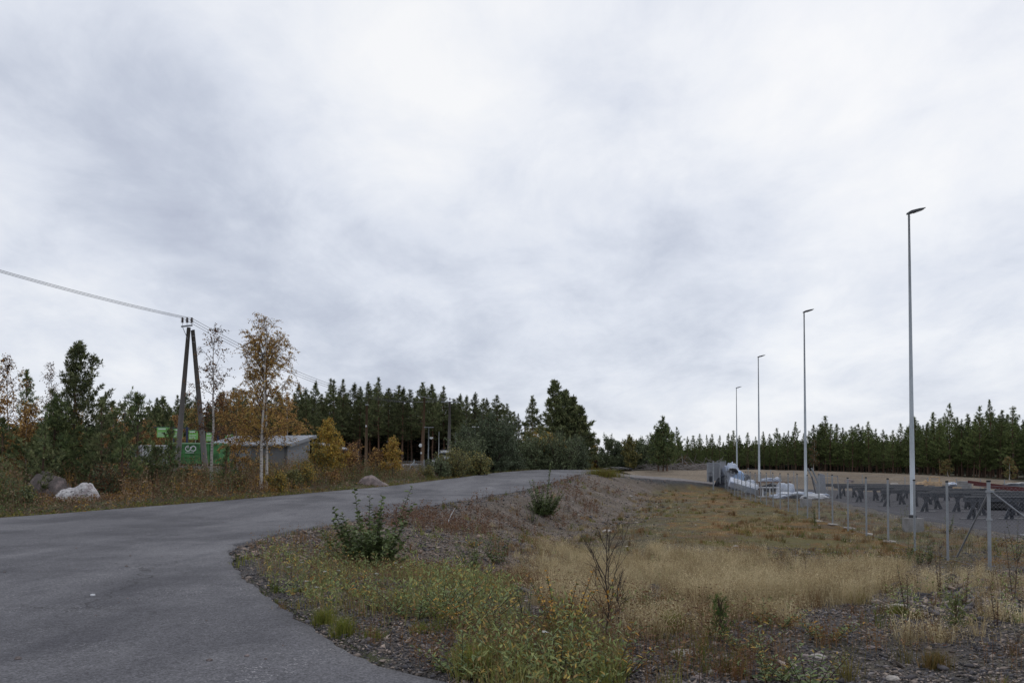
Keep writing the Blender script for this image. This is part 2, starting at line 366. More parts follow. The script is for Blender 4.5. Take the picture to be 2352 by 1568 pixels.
# ------------------------------------------------------------------ terrain
XRY = np.array([-60, -5, 0, 3, 5.8, 6.44, 7.65, 9.1, 11.7, 13.3, 15.1, 16.4, 17.9, 20.9, 27.5, 34, 41.8, 55, 67.8, 72, 76, 84, 90])
XRX = np.array([52, 9, 4.3, 1.7, -0.4, -1.1, -1.8, -2.64, -3.95, -4.65, -5.3, -5.62, -5.6, -5.4, -4.1, -2.0, 0.54, 3.3, 5.6, 7.6, 8.6, 10.5, 12])
XLY = np.array([-60, -5, 25, 33.2, 46.7, 60, 71.5, 80, 90])
XLX = np.array([-63, -33, -16.3, -12.1, -7.0, -3.9, -1.5, 1.6, 5.0])
def xr(Y): return np.interp(Y, XRY, XRX)
def xl(Y): return np.interp(Y, XLY, XLX)
def road_z(Y): return 0.8 + 0.025 * (np.clip(Y, 22, 80) - 25) * sstep(20, 30, Y) + 0.012 * np.clip(Y - 80, 0, 6) - 0.01 * np.clip(Y - 84, 0, 40)
def drive_yc(X): return np.interp(X, [6, 9, 13, 16.5, 19.5, 26], [76, 74.6, 76.2, 77.5, 79.3, 83])
def drive_zz(X, Y): return drive_z(X) + 0.055 * np.clip(Y - drive_yc(X), -2.4, 2.4)
def drive_z(X): return np.interp(X, [6, 8.7, 13, 16.6, 19.4, 26], [1.98, 1.85, 1.5, 1.25, 0.9, 0.6])
def fence_x(Y): return 10.7 + 0.1602 * (Y - 18.1)
def terrain(X, Y, relief=True):
    X = np.asarray(X, float); Y = np.asarray(Y, float); Yp = np.maximum(Y, 1.0); u = X / Yp
    rz = road_z(Y)
    left = rz + 0.12
    lh = np.interp(u, [-0.27, -0.19], [2.1, 1.4])
    left = left + (lh - left) * sstep(50, 72, Y)
    near = 0.62 - 0.62 * sstep(8, 18.5, Y) + 0.0 * X
    near = near + 0.05 * sstep(8, 16, X)
    right = near + 0.42 * sstep(66, 76, Y) * (1 - sstep(-1, 4, X - fence_x(Y)))
    hf = np.interp(u, [0.1, 0.2, 0.3, 0.37, 0.5, 0.62], [2.0, 2.1, 2.15, 2.0, 1.55, 1.12])
    yb = np.interp(u, [0.26, 0.32, 0.42, 0.5, 0.62], [84, 98, 98, 86, 74])
    right = right + (hf - right) * sstep(0, 1, (Y - yb) / np.where(u < 0.26, 26, 16))
    xm = (xl(Y) + xr(Y)) / 2
    w = np.where(Y < 80, sstep(-3, 3, X - xm), sstep(0.03, 0.12, u))
    base = left * (1 - w) + right * w
    dr = (X - xr(Y)) * 0.86; dl = (xl(Y) - X) * 0.86
    d = np.maximum(dr, dl); d = np.where(Y > 84, d + (Y - 84) * 0.6, d)
    slope = np.where(dr > 0, np.interp(Y, [6, 16, 21.5, 26, 31, 42, 60], [6.0, 4.2, 6.4, 5.0, 3.3, 3.6, 5.6]), 1.2)
    k = sstep(0.25, 1, d / slope) if False else sstep(0, 1, (d - 0.35) / slope)
    z = (rz - 0.03) * (1 - k) + base * k
    if relief:
        amp = sstep(0.1, 1.2, d)
        z = z + amp * (0.16 * (fbm(X * 0.45, Y * 0.45, 3) - 0.5) + 0.05 * (fbm(X * 2.2, Y * 2.2, 5) - 0.5))
        # rain rills down the bank of the road and a strip of small hummocks
        bank = sstep(0.1, 0.35, k) * (1 - sstep(0.7, 0.98, k)) * (dr > 0)
        z = z + bank * 0.30 * (vnoise(Y * 1.1 + X * 0.35, X * 0.2, 9) - 0.5) * sstep(17, 24, Y)
        z = z - 0.28 * np.exp(-((d - slope - 1.0) / 1.6) ** 2) * (dr > 0) * sstep(18, 23, Y) * (1 - sstep(44, 58, Y))
        z = z + sstep(0.3, 1.0, d) * (dr > 0) * (Y < 24) * 0.05 * (fbm(X * 6, Y * 6, 11, 2) - 0.5)
    dd = np.abs(Y - drive_yc(X)) - 2.1 + 3 * sstep(23, 27, X)
    kk = sstep(0, 1, (dd - 0.3) / 3.0); kk = np.where((X > 6) & (X < 27), kk, 1.0)
    z = (drive_zz(X, Y) - 0.07) * (1 - kk) + z * kk
    edge = np.where(d < 0.12, 1.0, 0.0) * (Y < 84) * (Y > -58)
    z = np.where(edge > 0, rz - 0.05, z)
    yardk = sstep(0, 1.0, X - yard_x(Y)) * (1 - sstep(-2, 2, Y - yb)) * (Y > 15)
    z = z * (1 - yardk) + yardk * (0.0 - 0.04 - 0.5 * sstep(28, 50, X))
    return z
def yard_x(Y): return np.interp(Y, [10, 20, 27.2, 29, 38.1, 66.9, 78, 110], [19, 17.5, 17.3, 17.2, 18.4, 24.9, 26, 30])
def yard_z(X): return -0.5 * sstep(28, 50, X)
def tz(x, y): return float(terrain(np.array([x]), np.array([y]))[0])
_T = np.concatenate([np.arange(3, 40, 0.05), np.arange(40, 400, 0.25)])
CP, SP = math.cos(PITCH), math.sin(PITCH)
def ray(px, py):
    u = (px - 1176) / FPX; v = (1027 - py) / FPX
    d = np.array([u, CP - v * SP, SP + v * CP]); return d / d[1]
def P(px, py):
    """the ground point that the photograph's pixel (2352 wide) shows"""
    d = ray(px, py); X = d[0] * _T; Z = CAMZ + d[2] * _T; h = terrain(X, _T) - Z
    i = np.argmax(h > 0)
    if h[i] <= 0: i = len(_T) - 1
    return Vector((X[i], _T[i], float(terrain(X[i:i + 1], _T[i:i + 1])[0])))
def at(px, Y):
    """the ground point at depth Y under the photograph's column px"""
    x = (px - 1176) / FPX * Y; return Vector((x, Y, tz(x, Y)))
def hz(py, Y): return CAMZ + ray(0, py)[2] * Y            # height that shows at row py at depth Y
def gp(pts): return np.array([P(*p)[:2] for p in pts])
def inpoly(X, Y, poly):
    inside = np.zeros(len(X), bool); n = len(poly)
    for i in range(n):
        (x1, y1), (x2, y2) = poly[i], poly[(i + 1) % n]
        c = ((y1 > Y) != (y2 > Y)) & (X < (x2 - x1) * (Y - y1) / (y2 - y1 + 1e-12) + x1)
        inside ^= c
    return inside
# ------------------------------------------------------------------ ground sheet
def zone(X, Y, poly, warp=0.8, sc=0.7, s=20):
    wx = X + warp * (fbm(X * sc, Y * sc, s) - 0.5) * 2; wy = Y + warp * (fbm(X * sc, Y * sc, s + 50) - 0.5) * 2
    return inpoly(wx, wy, poly).astype(float)
Z_MOSS_STRIP = gp([(1450, 1118), (1650, 1119), (1700, 1140), (1850, 1180), (2060, 1240), (2120, 1285), (1900, 1272), (1700, 1262), (1500, 1245), (1560, 1180), (1600, 1150), (1440, 1130)])
Z_GREEN = gp([(1650, 1150), (1800, 1170), (1850, 1200), (1700, 1195)])
Z_GREEN2 = gp([(1560, 1235), (1800, 1232), (2050, 1255), (2000, 1285), (1700, 1278), (1540, 1262)])
Z_GRASS = gp([(1180, 1265), (1300, 1255), (1500, 1282), (1750, 1290), (2020, 1300), (2060, 1345), (1900, 1400), (1700, 1400), (1500, 1440), (1380, 1425), (1330, 1400), (1240, 1330), (1160, 1290)])
Z_SCREE = gp([(1980, 1325), (2352, 1310), (2420, 1500), (2352, 1420), (2100, 1420), (2000, 1390)])
Z_HERB = gp([(560, 1300), (700, 1240), (800, 1225), (960, 1300), (1120, 1330), (1230, 1410), (1100, 1470), (1010, 1440), (860, 1440), (760, 1420), (660, 1370)])
Z_HERB2 = gp([(1040, 1520), (1120, 1480), (1250, 1440), (1420, 1500), (1480, 1600), (1300, 1640), (1030, 1620)])
def ground_colour(X, Y):
    c_grav, c_dirt, c_brown = np.array([.092, .084, .082]), np.array([.132, .108, .090]), np.array([.106, .088, .050])
    c_or, c_gr, c_tan = np.array([.175, .100, .036]), np.array([.118, .106, .044]), np.array([.22, .178, .135])
    c_left, c_dark, c_for = np.array([.075, .062, .038]), np.array([.062, .062, .066]), np.array([.045, .040, .022])
    n1, n2, n3 = fbm(X * .5, Y * .5, 31), fbm(X * 1.8, Y * 1.8, 41), fbm(X * 6, Y * 6, 43, 3)
    u = X / np.maximum(Y, 1)
    col = np.tile(c_brown, (len(X), 1)) * (0.85 + 0.3 * n3[:, None])
    def mixin(w, c):
        nonlocal col
        w = np.clip(w, 0, 1)[:, None]; col = col * (1 - w) + c * w
    mixin(sstep(.52, .64, n1) * .45, c_dirt); mixin(sstep(.50, .60, fbm(X * .45, Y * .9, 83)) * .65, np.array([.105, .098, .048])); mixin(sstep(.52, .64, n2) * .45, np.array([.07, .058, .035]))
    mixin(zone(X, Y, Z_MOSS_STRIP, 1.2) * sstep(.38, .56, n1 * .6 + n2 * .4), c_or)
    mixin(zone(X, Y, Z_MOSS_STRIP, 1.2) * sstep(.53, .62, fbm(X * .8, Y * .8, 77)) * .8, c_gr)
    mixin(sstep(.54, .66, fbm(X * 1.1, Y * 1.1, 79)) * .6, np.array([.085, .068, .048]))
    mixin(zone(X, Y, Z_GREEN, 2) * .6 * sstep(.35, .55, n2), c_gr); mixin(zone(X, Y, Z_GREEN2, .8) * sstep(.42, .60, n2) * .8, c_gr)
    mixin((X > fence_x(Y)) * (Y > 17) * (Y < 84) * sstep(.46, .58, n2), c_or * .85)
    mixin((X > fence_x(Y)) * (Y > 17) * (Y < 84) * sstep(.44, .60, fbm(X * .9, Y * .9, 88)) * .9, c_gr)
    fg = 1 - sstep(17.5, 20.5, Y + 1.5 * (n2 - .5))
    mixin(fg, c_grav); mixin(fg * sstep(.5, .66, n2) * .6, c_dirt * .9)
    mixin(fg * sstep(.5, .7, fbm(X * .7, Y * .7, 61)) * .5, np.array([.055, .058, .03]))
    mixin((X > yard_x(Y) - 2.2 + n2 * 2) * (Y > 15) * .75, c_grav * 1.15)
    # bank beside the road: pale dirt, greyer shoulder at the asphalt
    d = (X - xr(Y)) * .86
    bank = (d > 0) * (1 - sstep(4.2, 5.8, d + 1.5 * (n2 - .5))) * (Y > 15)
    mixin(bank * .9, c_dirt); mixin(bank * sstep(.5, .62, vnoise(X * .35, Y * 1.5, 19)) * .5, np.array([.20, .165, .145]))
    mixin((d > 0) * (1 - sstep(.8, 1.6, d + n3 * .5)) * .85, c_grav * 1.1)
    mixin((d > 0) * (1 - sstep(.15, .5, d)) * sstep(.4, .6, n2) * .7, np.array([.07, .08, .028]))
    # dark shoulder of the driveway and the tan field behind it
    dd = drive_yc(X) - Y
    mixin((X > 7) * (X < 24) * (dd > -3) * (1 - sstep(3.6, 4.6, dd + n2)), c_dark * .8)
    mixin((Y > 80) * (u > .08), c_tan); mixin((Y > 80) * (u > .08) * sstep(.48, .62, fbm(X * .12, Y * .25, 51)) * .6, c_tan * .72)
    tl = np.interp(u, [.1, .3, .42, .55, .64], [112, 124, 116, 98, 84])
    mixin((u > .08) * sstep(-2, 3, Y - tl + 4 * (n1 - .5)), c_for)
    l = (X < (xl(Y) + xr(Y)) / 2) * (Y < 84) + (u < .1) * (Y >= 84)
    mixin(l * 1.0, c_left); mixin(l * sstep(.5, .6, n2) * .6, np.array([.10, .085, .05]))
    mixin(l * (Y > 60) * (Y < 98) * sstep(.42, .52, n1) * (u < 0), np.array([.05, .085, .03]))
    mixin((u < .1) * sstep(96, 104, Y), c_for)
    mixin((Y > 200).astype(float), c_for)
    return np.clip(col * 1.0, 0.003, 1)
az = np.concatenate([np.linspace(-180, -46, 40)[:-1], np.linspace(-46, 46, 760), np.linspace(46, 180, 40)[1:-1]])
az = np.radians(az)
rr = np.concatenate([np.geomspace(0.5, 125, 560), np.geomspace(132, 4500, 40)])
A_, R_ = np.meshgrid(az, rr)
GX, GY = (np.sin(A_) * R_).ravel(), (np.cos(A_) * R_).ravel()
GZ = terrain(GX, GY)
GZ = np.where(GY < -5, 0.70, GZ); GZ = np.where(R_.ravel() > 300, 1.2, GZ)
nA, nR = len(az), len(rr)
idx = np.arange(nA * nR).reshape(nR, nA); nxt = np.roll(idx, -1, axis=1)
Q = np.stack([idx[:-1], nxt[:-1], nxt[1:], idx[1:]], -1).reshape(-1, 4)[:, ::-1]
GV = np.stack([GX, GY, GZ], 1); GV = np.concatenate([GV, [[0, 0, float(GZ[:nA].mean())]]])
T_ = np.stack([nxt[0], idx[0], np.full(nA, nA * nR)], -1)[:, ::-1]
gc = ground_colour(np.append(GX, 0), np.append(GY, 0))
ground = mesh_np('ground', GV, Q, M['ground'], T=T_, col=gc, smooth=True)
tag(ground, kind='structure')

def sheet(name, rows, zf, material, ncol=40, lift=0.0, thick=0.12):
    """asphalt laid as rows of points from one edge to the other, with a skirt for its real thickness"""
    V = []; s = np.linspace(0, 1, ncol)
    for (a, b) in rows:
        a, b = np.array(a), np.array(b); p = a + (b - a) * s[:, None]; V.append(np.column_stack([p, zf(p[:, 0], p[:, 1]) + lift]))
    V = np.array(V); nr = len(V); i = np.arange(nr * ncol).reshape(nr, ncol)
    Qd = np.stack([i[:-1, :-1], i[:-1, 1:], i[1:, 1:], i[1:, :-1]], -1).reshape(-1, 4)
    loop = np.concatenate([i[0, :], i[1:, -1], i[-1, ::-1][1:], i[::-1, 0][1:-1]]); V = V.reshape(-1, 3)
    low = V[loop].copy(); low[:, 2] -= thick; b = len(V); k = np.arange(len(loop)); k2 = np.roll(k, -1)
    Sk = np.stack([loop, b + k, b + k2, loop[k2]], -1)
    return mesh_np(name, np.concatenate([V, low]), np.concatenate([Qd, Sk]), material, smooth=False)
ys = np.concatenate([np.arange(-50, 3, 1.0), np.arange(3, 22, 0.12), np.arange(22, 84.01, 0.35)])
def edge_wob(y, s): return 0.22 * (fbm(y * 1.7, y * 0 + s, s) - 0.5) + 0.09 * (vnoise(y * 7, y * 0 + s, s) - 0.5)
rows = [((xl(y), y), (xr(y) + float(edge_wob(np.array([y]), 3)[0]), y)) for y in ys]
tag(sheet('road', rows, lambda X, Y: road_z(Y), M['asphalt'], 90), kind='structure')
xs = np.arange(8.2, 22.6, 0.4)
rows = [((x, drive_yc(x) - 2.0 - 0.12 * math.sin(x * 3)), (x, drive_yc(x) + 2.1)) for x in xs]
tag(sheet('driveway', rows, lambda X, Y: drive_zz(X, Y), M['drive'], 12, 0.012), kind='structure')
ysd = np.concatenate([np.arange(21, 60, 0.5), np.arange(60, 97, 1.0)])
rows = [((yard_x(y) + 0.12 * math.sin(y * 1.3), y), (72.0, y)) for y in ysd]
tag(sheet('yard_pavement', rows, lambda X, Y: yard_z(X) + 0 * Y, M['yard_asphalt'], 60, 0.0), kind='structure')

# gravel: angular stones lying on the ground
def stone_mesh(Pos, S, C):
    base = np.array([[1, 0, 0], [0, 1, 0], [-1, 0, 0], [0, -1, 0], [.15, .1, .8], [0, 0, -.6]], float)
    F = np.array([[0, 1, 4], [1, 2, 4], [2, 3, 4], [3, 0, 4], [1, 0, 5], [2, 1, 5], [3, 2, 5], [0, 3, 5]])
    n = len(Pos); v = base[None] * rng.uniform(.6, 1.35, (n, 6, 1)) * np.stack([S, S * rng.uniform(.45, 1, n), S * rng.uniform(.3, .7, n)], 1)[:, None]
    v[:, :4, 2] += rng.uniform(-.25, .45, (n, 4)) * S[:, None]
    a = rng.uniform(0, 2 * np.pi, n); c, s = np.cos(a)[:, None], np.sin(a)[:, None]
    x, y = v[..., 0] * c - v[..., 1] * s, v[..., 0] * s + v[..., 1] * c
    tl = rng.uniform(-.6, .6, n)[:, None]; z = v[..., 2] + x * tl
    V = np.stack([x, y, z], -1) + Pos[:, None]
    T = (F[None] + np.arange(n)[:, None, None] * 6).reshape(-1, 3)
    return V.reshape(-1, 3), T, np.repeat(C, 6, axis=0)
def polar(n, ymin, ymax, a0=-36, a1=36, p=1.0):
    """points spread so that they thin out with distance"""
    a = np.radians(rng.uniform(a0, a1, n)); t = rng.uniform(0, 1, n)
    r = (ymin ** (1 - p) + t * (ymax ** (1 - p) - ymin ** (1 - p))) ** (1 / (1 - p)) if abs(p - 1) > 1e-3 else ymin * (ymax / ymin) ** t
    return np.tan(a) * r, r
def road_d(X, Y): return np.maximum((X - xr(Y)), (xl(Y) - X)) * .86
STONEC = [lin(98, 94, 96), lin(80, 77, 80), lin(118, 112, 110), lin(68, 66, 68), lin(134, 122, 114), lin(104, 95, 88), lin(90, 88, 92), lin(152, 138, 128)]
X, Y = polar(300000, 5.2, 24, -28, 37, 1.25)
sc = inpoly(X, Y, Z_SCREE); gr = inpoly(X, Y, Z_GRASS); d = road_d(X, Y)
keep = (d > .03) & (X - xr(Y) > 0) & ((rng.uniform(size=len(X)) < np.where(sc, 1.0, np.where(gr, .22, .42 + .6 * (fbm(X * .8, Y * .8, 90) > .47)))) )
keep |= (d <= .03) & (d > -.5) & (X > xl(Y) + 3) & (rng.uniform(size=len(X)) < .45 * np.exp(d * 9))
keep &= ~((X > yard_x(Y)) & (Y > 20))
X, Y = X[keep], Y[keep]; S = np.exp(rng.normal(-4.65, .5, len(X))) * (1 + .03 * Y) ; S = np.where(inpoly(X, Y, Z_SCREE), S * 2.1, S)
V, T, C = stone_mesh(np.column_stack([X, Y, terrain(X, Y) + S * .15]), S, pick(STONEC, len(X), jit=.2))
tag(mesh_np('gravel', V, None, M['gravel'], T=T, col=np.clip(C, .01, 1)), kind='stuff', label='loose crushed dark grey gravel lying between the weeds beside the road', cat='gravel')
# shoulder and bank gravel further out
X, Y = polar(75000, 14, 75, -24, 12, 1.1); d = (X - xr(Y)) * .86
k = (d > .03) & (d < np.interp(Y, [14, 30, 75], [5, 6, 6])) & (rng.uniform(size=len(X)) < np.where(d < 1.3, 1, .6)); X, Y = X[k], Y[k]
S = np.exp(rng.normal(-3.7, .45, len(X))) * (1 + .012 * Y)
V, T, C = stone_mesh(np.column_stack([X, Y, terrain(X, Y) + S * .1]), S, pick(STONEC + [lin(140, 122, 110), lin(150, 130, 118)], len(X), jit=.2))
tag(mesh_np('bank_gravel', V, None, M['gravel'], T=T, col=np.clip(C, .01, 1)), kind='stuff', label='brownish gravel and small stones washed over the bank below the road', cat='gravel')
# driveway shoulder, yard rim and litter of small stones over the basin
X, Y = polar(30000, 20, 82, -6, 36, 1.2)
k = (np.abs(drive_yc(X) - 3.2 - Y) < 1.6) & (X > 8) & (X < 25) | (np.abs(X - yard_x(Y) + .9) < 1.0) & (Y < 78) | (rng.uniform(size=len(X)) < .06)
k &= (road_d(X, Y) > .5) & ~((X > yard_x(Y)) & (Y > 20)); X, Y = X[k], Y[k]; S = np.exp(rng.normal(-3.5, .5, len(X)))
V, T, C = stone_mesh(np.column_stack([X, Y, terrain(X, Y)]), S, pick(STONEC[:7] + [lin(175, 165, 158)], len(X), jit=.2))
tag(mesh_np('basin_gravel', V, None, M['gravel'], T=T, col=np.clip(C, .01, 1)), kind='stuff', label='small scattered stones over the mossy hollow and along the driveway shoulder', cat='gravel')

# ------------------------------------------------------------------ grasses and weeds (uncountable)
def gz(X, Y): return np.column_stack([X, Y, terrain(X, Y)])
TAN = [lin(188, 171, 136), lin(170, 153, 118), lin(202, 187, 152), lin(152, 135, 102), lin(180, 165, 130), lin(142, 122, 90)]
def fuzz(B, H, C, k=4):                                    # loose seed heads: a few tiny flecks round the top of each blade
    n = len(B); Bp = np.repeat(B, k, 0) + np.column_stack([rng.normal(0, .05, (n * k, 2)), np.repeat(H, k) * rng.uniform(.55, 1.1, n * k)])
    return leaves(Bp, rdir(n * k), rdir(n * k), rng.uniform(.012, .035, n * k), rng.uniform(.004, .008, n * k), np.repeat(C, k, 0) * 1.12)
def grass_w(X, Y):
    e = inpoly(X + 3.0 * (fbm(X * .6, Y * .6, 2) - .5) + .8 * (vnoise(X * 3, Y * 3, 5) - .5), Y + 3.4 * (fbm(X * .6, Y * .6, 4) - .5) + .8 * (vnoise(X * 3, Y * 3, 6) - .5), Z_GRASS)
    return e & (fbm(X * 1.2, Y * 1.2, 29, 3) > .41)
X, Y = polar(70000, 7.5, 23.5, -2, 36, 1.1); w = grass_w(X, Y)
patch = sstep(.46, .60, fbm(X * .75, Y * .75, 25)) * (X > .6) * (Y < 18.5)
k = (rng.uniform(size=len(X)) < np.maximum(w * .62, patch * .26)) & (X - xr(Y) > .4) & ~((X > fence_x(Y) + .5) & (Y > 17.5)); X, Y, w = X[k], Y[k], w[k]
H = rng.uniform(.10, .30, len(X)) * np.where(w, 1, .7); C = pick(TAN, len(X)) * (.78 + .4 * fbm(X * 1.5, Y * 1.5, 6))[:, None]; B = gz(X, Y)
parts = [blades(B, H, rng.uniform(.15, 1.1, len(X)), rng.uniform(.0025, .0045, len(X)) * (1 + .02 * Y), C), fuzz(B[::3], H[::3], C[::3])]
X, Y = polar(5200, 7.5, 23.5, -2, 36, 1.0); w = grass_w(X, Y); patch = (fbm(X * .75, Y * .75, 25) > .54) * (X > .8) * (Y < 18.5)
k = (rng.uniform(size=len(X)) < np.maximum(w * (.20 + .9 * (fbm(X * .8, Y * .8, 15) > .50)), patch * .22)) & (X - xr(Y) > .6) & ~((X > fence_x(Y) + .5) & (Y > 17.5)); X, Y = X[k], Y[k]
per = 46; m = len(X) * per; a = rng.uniform(0, 6.283, m); r = np.abs(rng.normal(0, .06, m)); s_ = rng.uniform(.6, 1.35, len(X)); sr = np.repeat(s_, per)
bx, by = np.repeat(X, per) + np.cos(a) * r, np.repeat(Y, per) + np.sin(a) * r; H = rng.uniform(.16, .46, m) * sr * np.repeat(np.where(grass_w(X, Y), 1.0, .7), per)
C = np.repeat(pick(TAN, len(X), jit=.1), per, 0) * rng.uniform(.8, 1.2, (m, 1)); B = gz(bx, by)
def lean_blades(B, H, a, lean, width, C):
    n = len(B); Hh = H[:, None]; Ld = np.column_stack([np.cos(a), np.sin(a), np.zeros(n)]) * lean[:, None]; b = rng.uniform(0, 6.283, n); S = np.column_stack([np.cos(b), np.sin(b), np.zeros(n)]) * width[:, None] / 2
    up = np.array([0, 0, 1.0]); mm = B + up * Hh * .6 + Ld * Hh * .25; t = B + up * Hh * (1 - .3 * lean[:, None]) + Ld * Hh
    V = np.stack([B - S, B + S, mm + S * .8, mm - S * .8, t + S * .2, t - S * .2], 1).reshape(-1, 3); i = np.arange(n)[:, None] * 6
    return V, np.concatenate([i + np.array([[0, 1, 2, 3]]), i + np.array([[3, 2, 4, 5]])]), np.repeat(C, 6, 0), t
lean = rng.uniform(.05, .95, m) ; V_, Q_, C_, tips = lean_blades(B, H, a + rng.normal(0, .5, m), lean, rng.uniform(.0025, .005, m) * (1 + .02 * by), C); parts.append((V_, Q_, C_))
k = 3; Bp = np.repeat(tips, k, 0) + rng.normal(0, .03, (m * k, 3)) - np.array([0, 0, .03]); parts.append(leaves(Bp, rdir(m * k), rdir(m * k), rng.uniform(.012, .03, m * k), rng.uniform(.004, .007, m * k) * (1 + .02 * np.repeat(by, k)), np.repeat(C, k, 0) * 1.12))
V, Q, C = merge(parts)
tag(mesh_np('dry_grass', V, Q, M['grass'], col=np.clip(C, 0, 1)), kind='stuff', label='pale straw coloured dry grass covering the near slope above the hollow', cat='grass')

# low tussocks of the mossy hollow and the bank
def tussocks(n, region, pal, hmin, hmax, rad, per, lean=.7, wid=.006):
    X, Y = region(n); C0 = pick(pal, len(X), jit=.15); m = len(X) * per
    r = np.abs(rng.normal(0, rad, m)); a = rng.uniform(0, 6.283, m); s = rng.uniform(.6, 1.5, len(X)); sr = np.repeat(s, per)
    bx, by = np.repeat(X, per) + np.cos(a) * r * sr, np.repeat(Y, per) + np.sin(a) * r * sr
    H = rng.uniform(hmin, hmax, m) * sr * np.clip(1.1 - r / (rad * 3), .3, 1)
    return blades(gz(bx, by), H, rng.uniform(.1, lean, m), wid * (1 + .035 * by), np.repeat(C0, per, 0) * rng.uniform(.75, 1.25, (m, 1)))
BROWNG = [lin(128, 96, 66), lin(118, 92, 62), lin(140, 112, 80), lin(108, 84, 58), lin(96, 88, 50)]
GREENG = [lin(98, 104, 48), lin(84, 92, 40), lin(116, 118, 58), lin(120, 110, 56)]
def r_basin(n):
    X, Y = polar(n, 20, 72, -10, 34, .9); k = (road_d(X, Y) > 4.2) & (X < yard_x(Y) - 1) & (Y < drive_yc(np.clip(X, 6, 26)) - 5) & (fbm(X * .3, Y * .3, 12) > .40); return X[k], Y[k]
def r_bank(n):
    X, Y = polar(n, 15, 68, -22, 10, 1.0); d = road_d(X, Y); k = (d > .3) & (d < 5.5) & (X > xr(Y)) & (fbm(X * .5, Y * .5, 14) > .5); return X[k], Y[k]
def r_edge(n):
    X, Y = polar(n, 6, 70, -24, 10, 1.1); d = (X - xr(Y)) * .86; k = (d > .03) & (d < .32) & (fbm(X * .4, Y * .4, 18) > .44); return X[k], Y[k]
def r_near(n):
    X, Y = polar(n, 5.4, 19, -6, 36, 1.1); k = (road_d(X, Y) > .3) & (X > xr(Y)) & (fbm(X * .6, Y * .6, 13) > .46); return X[k], Y[k]
def r_floor(n):
    X, Y = polar(n, 19, 74, -12, 34, .8); k = (road_d(X, Y) > 2.5) & (X > xr(Y)) & (X < yard_x(Y) - .5) & (Y < drive_yc(np.clip(X, 6, 26)) - 3) & (fbm(X * .8, Y * .8, 112) > .42); return X[k], Y[k]
pt = [tussocks(9000, r_floor, BROWNG + TAN + GREENG, .02, .07, .22, 12, .9, .006), tussocks(1900, r_basin, BROWNG + TAN[3:], .06, .24, .12, 34), tussocks(420, r_basin, GREENG, .07, .20, .15, 34),
      tussocks(1100, r_bank, BROWNG + GREENG + TAN[3:], .08, .26, .12, 30), tussocks(520, r_edge, GREENG + BROWNG[:2], .06, .16, .10, 26),
      tussocks(170, r_near, GREENG + BROWNG, .08, .28, .10, 60, .8, .0035)]
V, Q, C = merge(pt)
tag(mesh_np('tussock_grass', V, Q, M['grass'], col=np.clip(C, 0, 1)), kind='stuff', label='low brown and green tufts of grass dotted over the hollow, bank and road edge', cat='grass')

# rusty dead stems (sorrel, fireweed) on the bank top and by the road
RUST = [lin(116, 84, 68), lin(98, 74, 60), lin(136, 108, 86), lin(88, 68, 56), lin(128, 108, 90)]
def stems(X, Y, H, pal, per=9, w=.006, ll=.05, lw=.014, leafpal=None, up=.4):
    n = len(X); C = pick(pal, n, jit=.15); B = gz(X, Y)
    b = blades(B, H, rng.uniform(.02, .30, n), w * (1 + .03 * Y), C)
    k = per; t = rng.uniform(.12, 1.0, n * k); Bl = np.repeat(B, k, 0) + np.column_stack([rng.normal(0, .03, (n * k, 2)), t * np.repeat(H, k)])
    D = rdir(n * k); D[:, 2] = np.abs(D[:, 2]) * up + up * .6
    Cl = pick(leafpal or pal, n * k, jit=.15)
    l = leaves(Bl, D, rdir(n * k), ll * rng.uniform(.6, 1.4, n * k) * (1 + .02 * np.repeat(Y, k)), lw * rng.uniform(.7, 1.3, n * k) * (1 + .03 * np.repeat(Y, k)), Cl)
    return [b, l]
X, Y = polar(9000, 15, 62, -20, 8, 1.0); d = road_d(X, Y)
k = (X > xr(Y)) & (d > .3) & (d < 3.6) & (fbm(X * .35, Y * .35, 33) > .53) & (Y > 22); X, Y = X[k], Y[k]
pt = stems(X, Y, rng.uniform(.15, .5, len(X)), RUST)
X2, Y2 = polar(6500, 6, 20, -24, 36, 1.1); k = (X2 > xr(Y2) + .3) & (fbm(X2 * .6, Y2 * .6, 36) > np.where(X2 < 1.5, .47, .56)); X2, Y2 = X2[k], Y2[k]
pt += stems(X2, Y2, rng.uniform(.12, .38, len(X2)), RUST + BROWNG, 7, .004, .03, .009)
V, Q, C = merge(pt)
tag(mesh_np('dead_weeds', V, Q, M['grass'], col=np.clip(C, 0, 1)), kind='stuff', label='rust brown dead weed stems on the top of the road bank', cat='weeds')

# the rough verge on the far side of the road
X, Y = polar(46000, 22, 92, -39, 2, .9); d = (xl(Y) - X) * .86
k = (d > .12) & (d < 9 + 3 * fbm(X * .2, Y * .2, 3)) & (Y < 84); X, Y, d = X[k], Y[k], d[k]
nz = fbm(X * .33, Y * .33, 71); nz2 = fbm(X * .9, Y * .9, 72)
H = (.16 + 1.15 * sstep(.4, 3.6, d)) * rng.uniform(.45, 1.15, len(X)) * (.35 + 1.25 * nz2)
PG, PB, PT, PO = np.array([lin(96, 106, 68), lin(112, 118, 78), lin(84, 94, 62)]), np.array([lin(112, 88, 68), lin(128, 104, 80), lin(98, 78, 62)]), np.array([lin(156, 138, 114), lin(140, 120, 98)]), np.array([lin(150, 116, 62), lin(134, 98, 60), lin(160, 130, 70)])
wsel = rng.uniform(size=len(X)) + (nz - .5) * 1.6
H = H * np.where((np.abs(X / Y + .545) < .060) & (Y < 34) | (np.abs(X / Y + .172) < .03) & (Y < 47) & (Y > 42), .22, 1)
C = np.where((wsel < .30)[:, None], pick(PG, len(X)), np.where((wsel < .76)[:, None], pick(PB, len(X)), np.where((wsel < .95)[:, None], pick(PT, len(X)), pick(PO, len(X)))))
